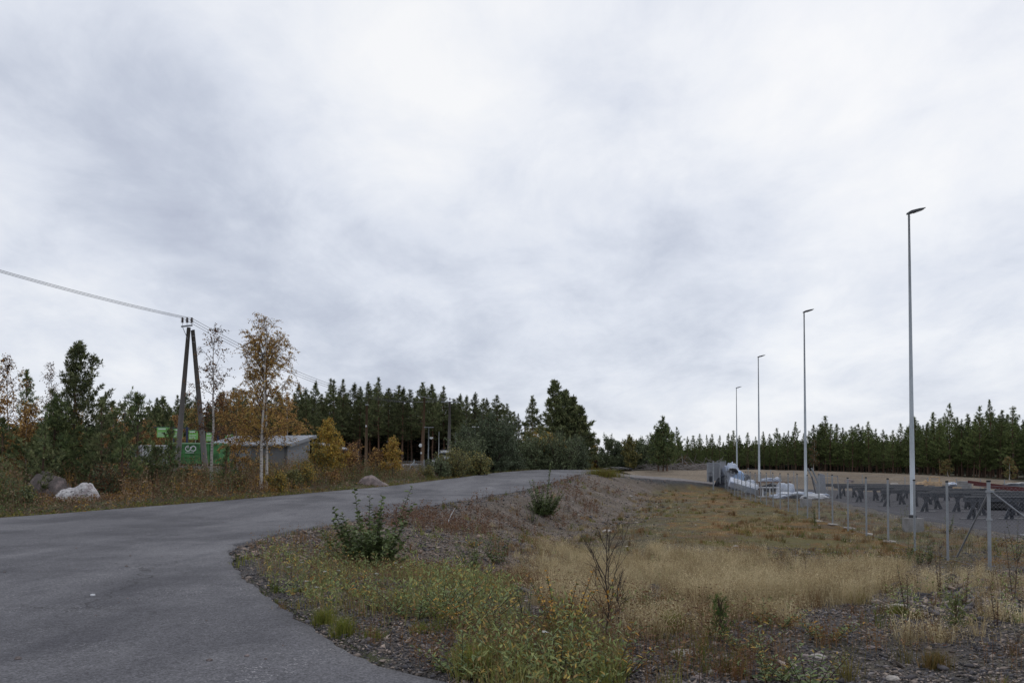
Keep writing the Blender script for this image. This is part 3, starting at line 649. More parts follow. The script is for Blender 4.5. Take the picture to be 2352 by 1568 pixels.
C = np.where(((d < .8) & (rng.uniform(size=len(X)) < .65))[:, None], pick([lin(100, 104, 52), lin(122, 112, 60)], len(X)), C)
B = gz(X, Y); parts = [blades(B, H, rng.uniform(.05, .5, len(X)), .012 * (1 + .012 * Y), C)]
kk = 6; Bl = np.repeat(B, kk, 0) + np.column_stack([rng.normal(0, .09, (len(X) * kk, 2)), np.repeat(H, kk) * rng.uniform(.15, 1.05, len(X) * kk)])
parts.append(leaves(Bl, rdir(len(Bl)), rdir(len(Bl)), rng.uniform(.05, .12, len(Bl)), rng.uniform(.02, .05, len(Bl)), np.repeat(C, kk, 0) * rng.uniform(.8, 1.25, (len(Bl), 1))))
V, Q, C = merge(parts)
tag(mesh_np('verge_weeds', V, Q, M['grass'], col=np.clip(C, 0, 1)), kind='stuff', label='tangled brown, green and yellow weeds along the far side of the road', cat='weeds')

# green and yellow leafy herbs (willow suckers, tansy leaves) on the near corner
GY_ = [lin(132, 142, 88), lin(116, 128, 80), lin(148, 154, 98), lin(104, 116, 78), lin(134, 138, 84), lin(178, 154, 84), lin(150, 124, 80), lin(120, 132, 92), lin(126, 136, 86), lin(140, 148, 96)]
X, Y = polar(9500, 5.4, 17, -22, 8, 1.1)
w = inpoly(X, Y, Z_HERB) | inpoly(X, Y, Z_HERB2); k = w & (X > xr(Y) + .15) & (rng.uniform(size=len(X)) < .50 * sstep(.44, .54, fbm(X * 1.3, Y * 1.3, 44))); X, Y = X[k], Y[k]
V, Q, C = merge(stems(X, Y, rng.uniform(.06, .40, len(X)) * (.6 + .8 * fbm(X * 2, Y * 2, 45)), [lin(110, 110, 72), lin(100, 84, 64)], 9, .0035, .050, .012, GY_, .7))
X, Y = polar(60000, 5.4, 19, -24, 8, 1.1); w = inpoly(X, Y, Z_HERB) | inpoly(X, Y, Z_HERB2); dr_ = (X - xr(Y)) * .86
k = (X > xr(Y) + .06) & (rng.uniform(size=len(X)) < np.where(w, .55 * sstep(.42, .56, fbm(X * 1.7, Y * 1.7, 144)), .30 * (dr_ < 1.6) * (Y > 14) * sstep(.48, .6, fbm(X * 1.1, Y * 1.1, 145)))); X, Y = X[k], Y[k]
bl = blades(gz(X, Y), rng.uniform(.08, .34, len(X)), rng.uniform(.1, .9, len(X)), .0045, pick([lin(128, 132, 72), lin(108, 116, 62), lin(148, 140, 84), lin(150, 128, 88), lin(120, 100, 72)], len(X)))
V, Q, C = merge([(V, Q, C), bl])
tag(mesh_np('leafy_herbs', V, Q, M['leaf'], col=np.clip(C, 0, 1)), kind='stuff', label='green and yellow narrow leaved herbs crowding the near corner of the junction', cat='weeds')
X, Y = polar(2600, 9, 24, -22, 34, 1.0); k = (X > xr(Y) + .3) & (fbm(X * .5, Y * .5, 57) > .50) & (rng.uniform(size=len(X)) < .5); X, Y = X[k], Y[k]
V, Q, C = merge(stems(X, Y, rng.uniform(.06, .28, len(X)), [lin(90, 96, 58)], 8, .004, .04, .013, GY_[:5], .6))
tag(mesh_np('sparse_herbs', V, Q, M['leaf'], col=np.clip(C, 0, 1)), kind='stuff', label='sparse small green herbs scattered over gravel and straw grass', cat='weeds')
# white yarrow heads
def yarrow(px, py, h, i):
    p = P(px, py); o = empty('yarrow', p); st = MB().tube([(0, 0, 0), (.01, 0, h * .6), (.02, .01, h)], [.003, .002, .002], 4).build('stem', M['grass'], o)
    a = st.data.color_attributes.new('Col', 'FLOAT_COLOR', 'POINT'); a.data.foreach_set('color', [.10, .13, .06, 1] * len(st.data.vertices))
    n = 26; b = np.column_stack([rng.normal(.02, .012, n), rng.normal(.01, .012, n), h + rng.uniform(-.004, .008, n)])
    V, Q, C = leaves(b, rdir(n) * np.array([1, 1, .2]), np.tile([0, 0, 1.0], (n, 1)), .013, .012, np.tile([.62, .62, .60], (n, 1)))
    mesh_np('flower_head', V, Q, M['leaf'], o, col=C)
    tag(o, 'white flat topped yarrow flower among yellowing willow herbs at the road corner', 'flower', 'yarrow flowers at the road corner')
for i, (a, b) in enumerate([(690, 1330), (742, 1350), (796, 1295), (828, 1300), (868, 1290), (905, 1330), (918, 1335), (925, 1300), (775, 1345), (840, 1285), (722, 1390), (700, 1375), (660, 1345), (1245, 1545), (860, 1355), (1040, 1400)]):
    yarrow(a, b, random.uniform(.2, .32), i)
# ------------------------------------------------------------------ trees
def tree_obj(name, parts, label, cat, group=None, loc=(0, 0, 0), rz=0, scale=1.0):
    o = empty(name, loc, rz); o.scale = (scale,) * 3 if not hasattr(scale, '__len__') else scale
    for pn, V, Q, T, m, C, sm in parts: mesh_np(pn, V, Q, m, o, T=T, col=C, smooth=sm)
    return tag(o, label, cat, group)
def curve4(B, D, L, up):                                  # 4-point branches that bend by 'up'
    t = np.array([0, .35, .7, 1.0])[None, :, None]
    return B[:, None] + D[:, None] * (L[:, None, None] * t) + np.array([0, 0, 1.0]) * (up * L)[:, None, None] * t ** 2
def trunk_line(h, wob, g, k=9):
    z = np.linspace(0, h, k); x = np.cumsum(g.normal(0, wob, k)); y = np.cumsum(g.normal(0, wob, k)); x -= x[0]; y -= y[0]
    return np.column_stack([x, y, z])
def conifer(seed, h, base, rmax, shape, whorl, nb, tuft, dens, spikes, pal, r0, el0=5, el1=60, up=.25, wid=.12, leader=True, irregular=.3, wob=.02):
    g = np.random.default_rng(seed); tl = trunk_line(h, wob, g)
    zs, L, AZ, EL = [], [], [], []; z = base * h; side = g.uniform(0, 6.28)
    while z < h * .985:
        t = (z - base * h) / (h * (1 - base)); pr = np.interp(t, shape[0], shape[1]) * rmax; n = max(2, int(nb * g.uniform(.7, 1.2)))
        for a in np.linspace(0, 6.283, n, endpoint=False) + g.uniform(0, 6):
            zs.append(z + g.normal(0, whorl * .12)); L.append(max(.12, pr * g.uniform(1 - irregular * 1.3, 1 + irregular) * (1 + .25 * math.cos(a - side)))); AZ.append(a + g.normal(0, .15)); EL.append(math.radians(np.interp(t, [0, 1], [el0, el1]) + g.normal(0, 7)))
        z += whorl * g.uniform(.75, 1.25)
    zs, L, AZ, EL = map(np.array, (zs, L, AZ, EL)); zs = np.minimum(zs, h * .99)
    B = np.column_stack([np.interp(zs, tl[:, 2], tl[:, 0]), np.interp(zs, tl[:, 2], tl[:, 1]), zs])
    D = np.column_stack([np.cos(AZ) * np.cos(EL), np.sin(AZ) * np.cos(EL), np.sin(EL)])
    pts = curve4(B, D, L, np.full(len(L), up)); br = np.interp(zs / h, [0, 1], [r0 * .32, .012])[:, None] * np.array([1, .7, .45, .2])
    V1, Q1 = tubes(pts, br, 3)
    # bare lower stubs
    ns = int(h * 1.4) if base > .25 else 2; bz = g.uniform(min(.12, base * .5) * h, base * h + .01, ns); ba = g.uniform(0, 6.28, ns)
    sp = curve4(np.column_stack([np.interp(bz, tl[:, 2], tl[:, 0]), np.interp(bz, tl[:, 2], tl[:, 1]), bz]), np.column_stack([np.cos(ba), np.sin(ba), g.uniform(-.1, .3, ns)]), g.uniform(.3, .9, ns) * rmax * .6, np.full(ns, -.05)); V2, Q2 = tubes(sp, np.full((ns, 4), .012) * np.array([1.4, 1, .7, .3]), 3)
    V0, Q0 = tubes(tl[None], (np.interp(tl[:, 2] / h, [0, .04, 1], [r0 * 1.25, r0, .015]))[None], 8)
    V = np.concatenate([V0, V1, V2]); Q = np.concatenate([Q0, Q1 + len(V0), Q2 + len(V0) + len(V1)])
    # tufts
    cnt = np.maximum(2, (L * dens * g.uniform(.8, 1.2, len(L))).astype(int)); bi = np.repeat(np.arange(len(L)), cnt); s = g.uniform(.22, 1.0, len(bi)) ** .75
    p = B[bi] + D[bi] * (L[bi] * s)[:, None] + np.array([0, 0, 1.0]) * (up * L[bi] * s * s)[:, None]
    sd = np.column_stack([-np.sin(AZ[bi]), np.cos(AZ[bi]), np.zeros(len(bi))]); spread = (L[bi] * (.10 + .42 * (1 - s)) * wid / .12 * .7 + .03)
    p = p + sd * (g.uniform(-1, 1, len(bi)) * spread)[:, None] + g.normal(0, .03 + tuft * .12, (len(bi), 3))
    td = unit(D[bi] * .7 + np.array([0, 0, 1.0]) * .55 + g.normal(0, .35, (len(bi), 3)))
    if leader:
        m = 14; zz = h * (1 - .08 * g.uniform(0, 1, m)); p = np.concatenate([p, np.column_stack([np.interp(zz, tl[:, 2], tl[:, 0]), np.interp(zz, tl[:, 2], tl[:, 1]), zz])]); td = np.concatenate([td, unit(np.array([0, 0, 1.0]) + g.normal(0, .25, (m, 3)))])
    n = len(p); sdv = unit(np.repeat(td, spikes, 0) + g.normal(0, .55, (n * spikes, 3))); ln = tuft * g.uniform(.6, 1.3, n * spikes); b = np.repeat(p, spikes, 0)
    pv = unit(np.cross(sdv, g.normal(size=sdv.shape))) * (ln * wid)[:, None]
    V3 = np.stack([b - pv * .5, b + sdv * ln[:, None] * .55 + pv, b + sdv * ln[:, None], b + sdv * ln[:, None] * .5 - pv], 1).reshape(-1, 3)
    Q3 = np.arange(len(V3)).reshape(-1, 4)
    c = np.repeat(pick(pal, n, g, .18), spikes, 0) * g.uniform(.8, 1.2, (n * spikes, 1))
    return [('trunk', V, Q, None, M['bark'], None, True), ('crown', V3, Q3, None, M['needle'], np.clip(np.repeat(c, 4, 0), .004, 1), False)]
PINE_D = [lin(88, 96, 66), lin(102, 110, 74), lin(114, 120, 82), lin(74, 82, 58), lin(122, 124, 88)]
PINE_Y = [lin(84, 98, 64), lin(98, 112, 72), lin(112, 122, 80), lin(74, 86, 60), lin(120, 126, 84)]
PINE_R = [lin(92, 104, 64), lin(106, 118, 72), lin(120, 130, 80), lin(80, 92, 60)]
SH_TALL = ([0, .12, .35, .65, .85, 1], [.55, 1, .85, .55, .26, .03]); SH_CONE = ([0, .1, .4, .75, 1], [.85, 1, .68, .30, .02]); SH_WILD = ([0, .2, .45, .6, .8, 1], [.7, 1, .68, .66, .28, .04])
def branches(tl, h, zb, n, rmax, shape, el, up, g, jit=.25, azfun=None):
    t = np.sort(g.uniform(0, 1, n) ** 1.25); zs = h * (zb + (.985 - zb) * t); L = np.interp(t, *shape) * rmax * g.uniform(1 - jit * 1.6, 1 + jit, n); a = g.uniform(0, 6.283, n)
    e = np.radians(np.interp(t, [0, 1], el) + g.normal(0, 9, n)); B = np.column_stack([np.interp(zs, tl[:, 2], tl[:, 0]), np.interp(zs, tl[:, 2], tl[:, 1]), zs])
    D = np.column_stack([np.cos(a) * np.cos(e), np.sin(a) * np.cos(e), np.sin(e)]); return B, D, np.maximum(L, .1), np.full(n, up)
def birch(seed, h, zb, n, rmax, shape, r0, nleaf, lsize, pal, barkm, stems=1, el=(35, 70), up=-.18, twigs=7, twl=.42, droop=-.5, spreadbase=.25, wob=.03, lean=(0, 0), leafbias=1.0, lw=.75):
    g = np.random.default_rng(seed); TV, TQ, BV, BQ, LV = [], [], [], [], []; tb = bb = 0; leafP = []
    for s in range(stems):
        hh = h * (1 if s == 0 else g.uniform(.7, 1.0)); tl = trunk_line(hh, wob, g, 12)
        if stems > 1:
            a = 6.283 * s / stems + g.uniform(-.5, .5); o = np.array([math.cos(a), math.sin(a)]) * spreadbase; f = (tl[:, 2] / hh)[:, None]; tl[:, :2] += (o * .3 + o * (f * .9 + f ** 2 * 1.2)) * (0 if s == 0 else 1)
        f = tl[:, 2] / hh; tl[:, 0] += lean[0] * f ** 1.5 * hh; tl[:, 1] += lean[1] * f ** 1.5 * hh
        V, Q = tubes(tl[None], np.interp(f, [0, .05, 1], [r0 * 1.3, r0, r0 * .08])[None], 8); TV.append(V); TQ.append(Q + tb); tb += len(V)
        B, D, L, U = branches(tl, hh, zb, n, rmax, shape, el, up, g)
        V, Q = tubes(curve4(B, D, L, U), (np.clip(L * .010, .004, .05))[:, None] * np.array([1, .75, .5, .25]), 3); BV.append(V); BQ.append(Q + bb); bb += len(V)
        m = len(L) * twigs; bi = np.repeat(np.arange(len(L)), twigs); t = g.uniform(.2, 1, m); p = B[bi] + D[bi] * (L[bi] * t)[:, None] + np.array([0, 0, 1.0]) * (U[bi] * L[bi] * t * t)[:, None]
        td = unit(D[bi] + g.normal(0, .8, (m, 3))); tL = L[bi] * twl * g.uniform(.5, 1.2, m) * (1.15 - .5 * t) + .08
        V, Q = tubes(curve4(p, td, tL, np.full(m, droop)), np.full((m, 4), .006) * np.array([1, .8, .5, .3]) * (1 + r0 * 6), 3); BV.append(V); BQ.append(Q + bb); bb += len(V)
        q = g.choice(m, int(nleaf / stems), p=(tL ** 2.2) / (tL ** 2.2).sum()); t = g.uniform(.1, 1.05, len(q)); lp = p[q] + td[q] * (tL[q] * t)[:, None] + np.array([0, 0, 1.0]) * (droop * tL[q] * t * t)[:, None] + g.normal(0, lsize * .55, (len(q), 3))
        if leafbias != 1.0: lp = lp[g.uniform(size=len(lp)) < np.interp(lp[:, 2] / hh, [0, 1], [1, leafbias])]
        leafP.append(lp)
    lp = np.concatenate(leafP); nn = len(lp); dd = g.normal(size=(nn, 3)); dd[:, 2] -= .5
    V, Q, C = leaves(lp, dd, g.normal(size=(nn, 3)), lsize * g.uniform(.6, 1.3, nn), lsize * lw * g.uniform(.7, 1.2, nn), np.clip(pick(pal, nn, g, .15), .004, 1))
    return [('trunk', np.concatenate(TV), np.concatenate(TQ), None, barkm, None, True), ('branches', np.concatenate(BV), np.concatenate(BQ), None, M['twig'], None, False), ('crown', V, Q, None, M['leaf'], C, False)]
OR_ = [lin(176, 138, 82), lin(190, 152, 92), lin(154, 118, 72), lin(132, 102, 68), lin(198, 162, 98)]
BRN = [lin(128, 92, 62), lin(104, 76, 56), lin(140, 104, 66), lin(92, 70, 56)]
YEL = [lin(184, 154, 70), lin(160, 142, 72), lin(198, 164, 76), lin(138, 130, 70), lin(176, 134, 66)]
GRN = [lin(96, 106, 76), lin(110, 120, 88), lin(86, 96, 70), lin(122, 130, 98)]
DGR = [lin(80, 92, 68), lin(94, 104, 78), lin(70, 80, 62), lin(108, 118, 92)]
OLV = [lin(112, 114, 74), lin(126, 124, 78), lin(98, 102, 68), lin(150, 136, 80)]
SH_B = ([0, .2, .5, .8, 1], [.5, 1, .85, .5, .15]); SH_BUSH = ([0, .3, .6, .85, 1], [.9, 1, .9, .65, .3])
def put(name, parts, px, Y, label, cat, group=None, rz=0, sc=1.0, dz=0.0):
    p = at(px, Y); return tree_obj(name, parts, label, cat, group, (p.x, p.y, p.z - .03 + dz), rz, sc)
def top_h(px, Y, py): return hz(py, Y) - at(px, Y).z       # height of a thing that reaches row py

# --- the tall pine wood in the middle distance
protos = []
for i in range(7):
    h = 15.0; prt = conifer(100 + i, h, .40 + .04 * (i % 3), 1.75 + .25 * (i % 3), SH_TALL if i % 2 else SH_WILD, .52, 6, .30, 13, 7, PINE_D, .15, 2, 62, .14, .085, wob=.05)
    protos.append((h, prt))
def forest(protos, spots, name, labelf, group, cat='tree'):
    src = {}
    for k, (px, Y, top, w) in enumerate(spots):
        pi = rng.integers(0, len(protos)); h0, prt = protos[pi]; p = at(px, Y); s = (hz(top, Y) - p.z) / h0
        if pi not in src:
            o = tree_obj(name, prt, 'x', cat, group); src[pi] = o
        else: o = copy_thing(src[pi])
        o.location = (p.x, p.y, p.z - .05); o.rotation_euler = (0, 0, rng.uniform(0, 6.28)); o.scale = (s * w, s * w, s); o['label'] = labelf(px, top)
# skyline of the wood, left to right: (column, top row)
SKY_MID = [(365, 915), (388, 930), (405, 908), (425, 902), (452, 905), (478, 925), (505, 900), (540, 890), (565, 902), (600, 905), (640, 900), (682, 880), (702, 892), (718, 875), (738, 905), (757, 870), (768, 872), (790, 872), (812, 880), (827, 888), (847, 878), (872, 867), (893, 893), (912, 885), (922, 890), (945, 895), (967, 879), (990, 885), (1017, 887), (1035, 918), (1052, 905), (1070, 908), (1089, 902), (1107, 915), (1124, 915), (1142, 908)]
spots = [(px + rng.uniform(-3, 3), rng.uniform(128, 140), t, rng.uniform(1.15, 1.5)) for px, t in SKY_MID]
for row, (Y0, Y1, lo, hi, n) in enumerate(((141, 150, 885, 925, 34), (151, 164, 893, 930, 34))):
    for k in range(n):
        px = 350 + (1165 - 350) * (k + rng.uniform(0, 1)) / n; base = np.interp(px, [a for a, b in SKY_MID], [b for a, b in SKY_MID]); spots.append((px, rng.uniform(Y0, Y1), base + rng.uniform(14, 40), rng.uniform(1.2, 1.5)))
forest(protos, spots, 'scots_pine', lambda px, t: 'tall Scots pine with bare lower trunk in the dark wood behind the shed and poles', 'tall pines of the dark middle wood')
spots = [(1166, 137, 927, 1), (1180, 140, 945, 1), (1192, 142, 950, .9)]
forest(protos[:2], spots, 'scots_pine', lambda px, t: 'shorter dark Scots pine at the thinning right end of the middle wood', 'pines at the end of the middle wood')
put('scots_pine', conifer(130, top_h(1222, 118, 911), .36, 2.0, SH_CONE, .62, 6, .42, 11, 7, PINE_D, .16, -5, 45, .12, .10), 1222, 118, 'lone upright dark pine standing clear between the wood and the tall pine clump', 'tree')
for i, (px, top, rm, Y) in enumerate(((1274, 882, 2.3, 104), (1300, 897, 2.2, 107), (1318, 915, 2.2, 104), (1331, 935, 2.3, 102))):
    put('scots_pine', conifer(140 + i, top_h(px, Y, top), .16, rm * 1.3, SH_WILD if i else ([0, .3, .5, .62, .82, 1], [.9, .9, .5, .42, .42, .10]), .55, 6, .42, 15, 7, PINE_D, .17, -5, 50, .15, .11), px, Y,
        ['tallest pine of the clump behind the willows by the road crest', 'second tallest pine of the clump by the road crest, broad rounded top', 'third pine of the clump by the road crest, next to its low right one', 'lowest rightmost pine of the clump by the road crest, shaggy side branches'][i], 'tree', 'pine clump by the road crest')

# --- young wood on the right, behind the field
SKY_R = [(1512, 985), (1523, 962), (1540, 985), (1553, 978), (1572, 998), (1590, 995), (1605, 990), (1622, 997), (1640, 995), (1655, 995), (1672, 990), (1688, 988), (1700, 990), (1718, 992), (1735, 998), (1752, 990), (1768, 985), (1784, 977), (1800, 985), (1812, 988), (1825, 966), (1842, 985), (1858, 985), (1868, 970), (1880, 968), (1898, 953), (1910, 972), (1925, 968), (1940, 978), (1960, 965), (1972, 968), (2000, 962), (2012, 975), (2030, 985), (2055, 975), (2070, 970), (2084, 968), (2101, 945), (2112, 958), (2130, 960), (2142, 943), (2158, 955), (2180, 922), (2197, 945), (2210, 958), (2222, 943), (2240, 955), (2250, 925), (2262, 950), (2276, 912), (2292, 948), (2304, 938), (2326, 932), (2338, 955), (2352, 950), (2375, 940), (2400, 930), (2430, 925), (2470, 930)]
prR = []
for i in range(7): prR.append((9.0, conifer(200 + i, 9.0, .16 + .06 * (i % 3), 1.45 + .2 * (i % 2), SH_CONE if i % 2 else SH_WILD, .42, 5, .21, 17, 7, PINE_R, .09, 4, 64, .25, .09, wob=.03)))
def yR(px): return np.interp(px, [1500, 1700, 1900, 2100, 2250, 2400], [118, 126, 120, 108, 96, 88])
spots = [(px + rng.normal(0, 3), yR(px) + rng.uniform(0, 5), t + abs(rng.normal(0, 7)), rng.uniform(.9, 1.6)) for px, t in SKY_R]
for dY, lo, hi, n in ((4, 18, 40, 58), (11, 14, 34, 58), (19, 12, 34, 52)):
    for k in range(n):
        px = 1505 + (2480 - 1505) * (k + rng.uniform(0, 1)) / n; b = np.interp(px, [a for a, _ in SKY_R], [c for _, c in SKY_R]); spots.append((px, yR(px) + dY + rng.uniform(-2, 4), b + rng.uniform(lo, hi), rng.uniform(1.1, 1.5)))
spots = [s for s in spots if s[0] <= 2150 or True]
forest(prR, spots, 'young_pine', lambda px, t: 'young green pine in the dense wood behind the bare field and the fenced yard', 'young pines of the right hand wood')
for i, (px, top) in enumerate(((1512, 985), (1523, 958), (1532, 975))):
    put('young_pine', conifer(230 + i, top_h(px, 106, top), .12, 1.9, SH_WILD, .5, 5, .34, 10, 7, PINE_Y, .10, 15, 60, .25, .10), px, 106,
        ['lowest pine of the loose group at the left corner of the right hand wood', 'tallest pine of the loose group at the left corner of the right hand wood', 'right pine of the loose group at the corner of the right hand wood'][i], 'tree', 'corner pines of the right hand wood')

# --- the depth of the woods behind the front rows: undergrowth and farther trees that read as one dark mass
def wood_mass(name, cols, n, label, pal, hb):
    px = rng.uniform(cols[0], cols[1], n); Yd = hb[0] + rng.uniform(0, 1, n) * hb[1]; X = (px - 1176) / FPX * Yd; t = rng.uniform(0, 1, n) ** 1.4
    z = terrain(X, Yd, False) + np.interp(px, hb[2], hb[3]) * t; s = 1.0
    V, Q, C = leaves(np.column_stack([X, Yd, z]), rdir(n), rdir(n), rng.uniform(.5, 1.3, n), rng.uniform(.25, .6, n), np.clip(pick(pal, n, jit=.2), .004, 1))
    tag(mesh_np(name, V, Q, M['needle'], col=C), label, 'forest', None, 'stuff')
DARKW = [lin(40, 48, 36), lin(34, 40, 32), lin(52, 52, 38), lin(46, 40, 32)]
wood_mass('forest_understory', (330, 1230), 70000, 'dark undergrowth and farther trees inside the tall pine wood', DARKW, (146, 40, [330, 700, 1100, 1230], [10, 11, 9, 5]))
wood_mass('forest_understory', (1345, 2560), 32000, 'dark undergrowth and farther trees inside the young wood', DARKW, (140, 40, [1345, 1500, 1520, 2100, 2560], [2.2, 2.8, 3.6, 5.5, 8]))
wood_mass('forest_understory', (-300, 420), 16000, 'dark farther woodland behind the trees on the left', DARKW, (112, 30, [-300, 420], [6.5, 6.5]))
for i, (px, top, pl) in enumerate(((1575, 1050, 1), (1868, 1005, 1), (2178, 1058, 0), (2318, 1052, 0))):
    Y = yR(px) - 3; put('birch_tree', birch(280 + i, top_h(px, Y, top), .12, 24, 1.1, SH_B, .05, 1400, .13, (OLV + BRN[:1]) if pl == 0 else (BRN + DGR), M['birchbark'], 1, (30, 75), .05, 5, .4, -.1), px, Y,
        ['small brownish birch at the foot of the right hand wood, above the brush pile', 'tall thin brownish birch in the right hand wood, close right of the second lamp post', 'small olive birch low in the wood behind the far fence', 'small olive birch low in the wood near the right edge'][i], 'tree', 'small birches at the edge of the right hand wood')
# --- mixed far trees between the two woods
for i, (px, Y, top, w, pal, lab) in enumerate(((1360, 118, 1008, 1.1, YEL, 'small yellow birch beside the tall pine clump at the end of the road'), (1374, 118, 1003, 1.0, BRN, 'thin bare greyish birch beside the small yellow birch at the end of the road'),
        (1395, 115, 1018, 2.3, GRN, 'rounded green tree right of the bare birch at the end of the road'), (1420, 118, 1026, 2.0, DGR, 'low dark green tree with a flat top, in the gap where the sky dips lowest'), (1437, 120, 1022, 1.8, DGR, 'small dark tree left of the olive spire shaped birch'),
        (1446, 112, 1000, 1.4, OLV, 'olive and ochre spire shaped birch at the far end of the driveway'), (1462, 116, 1020, 1.5, OLV, 'low olive tree between the spire shaped birch and the brown green tree'), (1476, 114, 1013, 1.7, GRN, 'brownish green pointed tree before the corner pines'), (1490, 116, 1020, 2.0, DGR, 'low dark green tree touching the corner pines of the right wood'))):
    nl = 400 if i == 1 else 5200
    put('birch_tree' if any(pal is q for q in (YEL, BRN, OLV)) else 'broadleaf_tree', birch(300 + i, top_h(px, Y, top), .06, 46, w, SH_B if w < 1.5 else SH_BUSH, .06, nl, .17, pal, M['twig'], 1, (30, 75), .1, 6, .4, -.1), px, Y, lab, 'tree')

# --- willows and bushes at the far side of the road
big = [  # column, depth, top row, radius, palette, stems, leaves, label, name
    (1125, 78, 962, 2.9, DGR, 5, 26000, 'large dark green goat willow bush at the roadside, widest of the willows', 'willow_bush'),
    (1080, 70, 1015, 1.8, GRN, 4, 9000, 'grey green willow leaning out before the large dark willow', 'willow_bush'),
    (1170, 82, 1005, 1.9, DGR, 4, 10000, 'dark green willow at the right shoulder of the large dark willow', 'willow_bush'),
    (1240, 92, 985, 2.0, OLV, 3, 9000, 'yellowish green aspen with a narrow top left of the road crest', 'aspen_tree'),
    (1228, 88, 1012, 1.9, GRN, 4, 9000, 'green willow left of the yellow willow by the road crest', 'willow_bush'),
    (1268, 90, 1000, 2.0, YEL, 4, 5000, 'yellow leaved willow half hidden among the green ones by the road crest', 'willow_bush'),
    (1285, 88, 1000, 2.4, GRN, 5, 13000, 'broad green willow in the middle of the group by the road crest', 'willow_bush'),
    (1325, 92, 1008, 2.2, DGR, 4, 10000, 'dark green willow below the lowest pine of the clump', 'willow_bush'),
    (1050, 62, 1045, 1.5, OLV, 4, 4500, 'yellow and green willow shrub before the concrete power pole', 'willow_bush'),
    (1012, 60, 1063, 1.0, GRN, 4, 3200, 'low green shrub beside the grey boulder by the fence corner', 'shrub'),
    (1100, 66, 1058, 1.2, OLV, 4, 3600, 'small olive shrub at the foot of the large dark willow', 'shrub'),
    (1195, 84, 1062, 1.0, DGR, 3, 2400, 'small round dark shrub at the road edge between the two willow groups', 'shrub')]
for i, (px, Y, top, w, pal, st, nl, lab, nm) in enumerate(big):
    put(nm, birch(400 + i, top_h(px, Y, top), .05, 44, w * .8, SH_BUSH, .05, nl, .13 if Y > 65 else .10, pal, M['twig'], st, (25, 70), .15, 6, .45, .0, w * .45), px, Y, lab, 'bush')

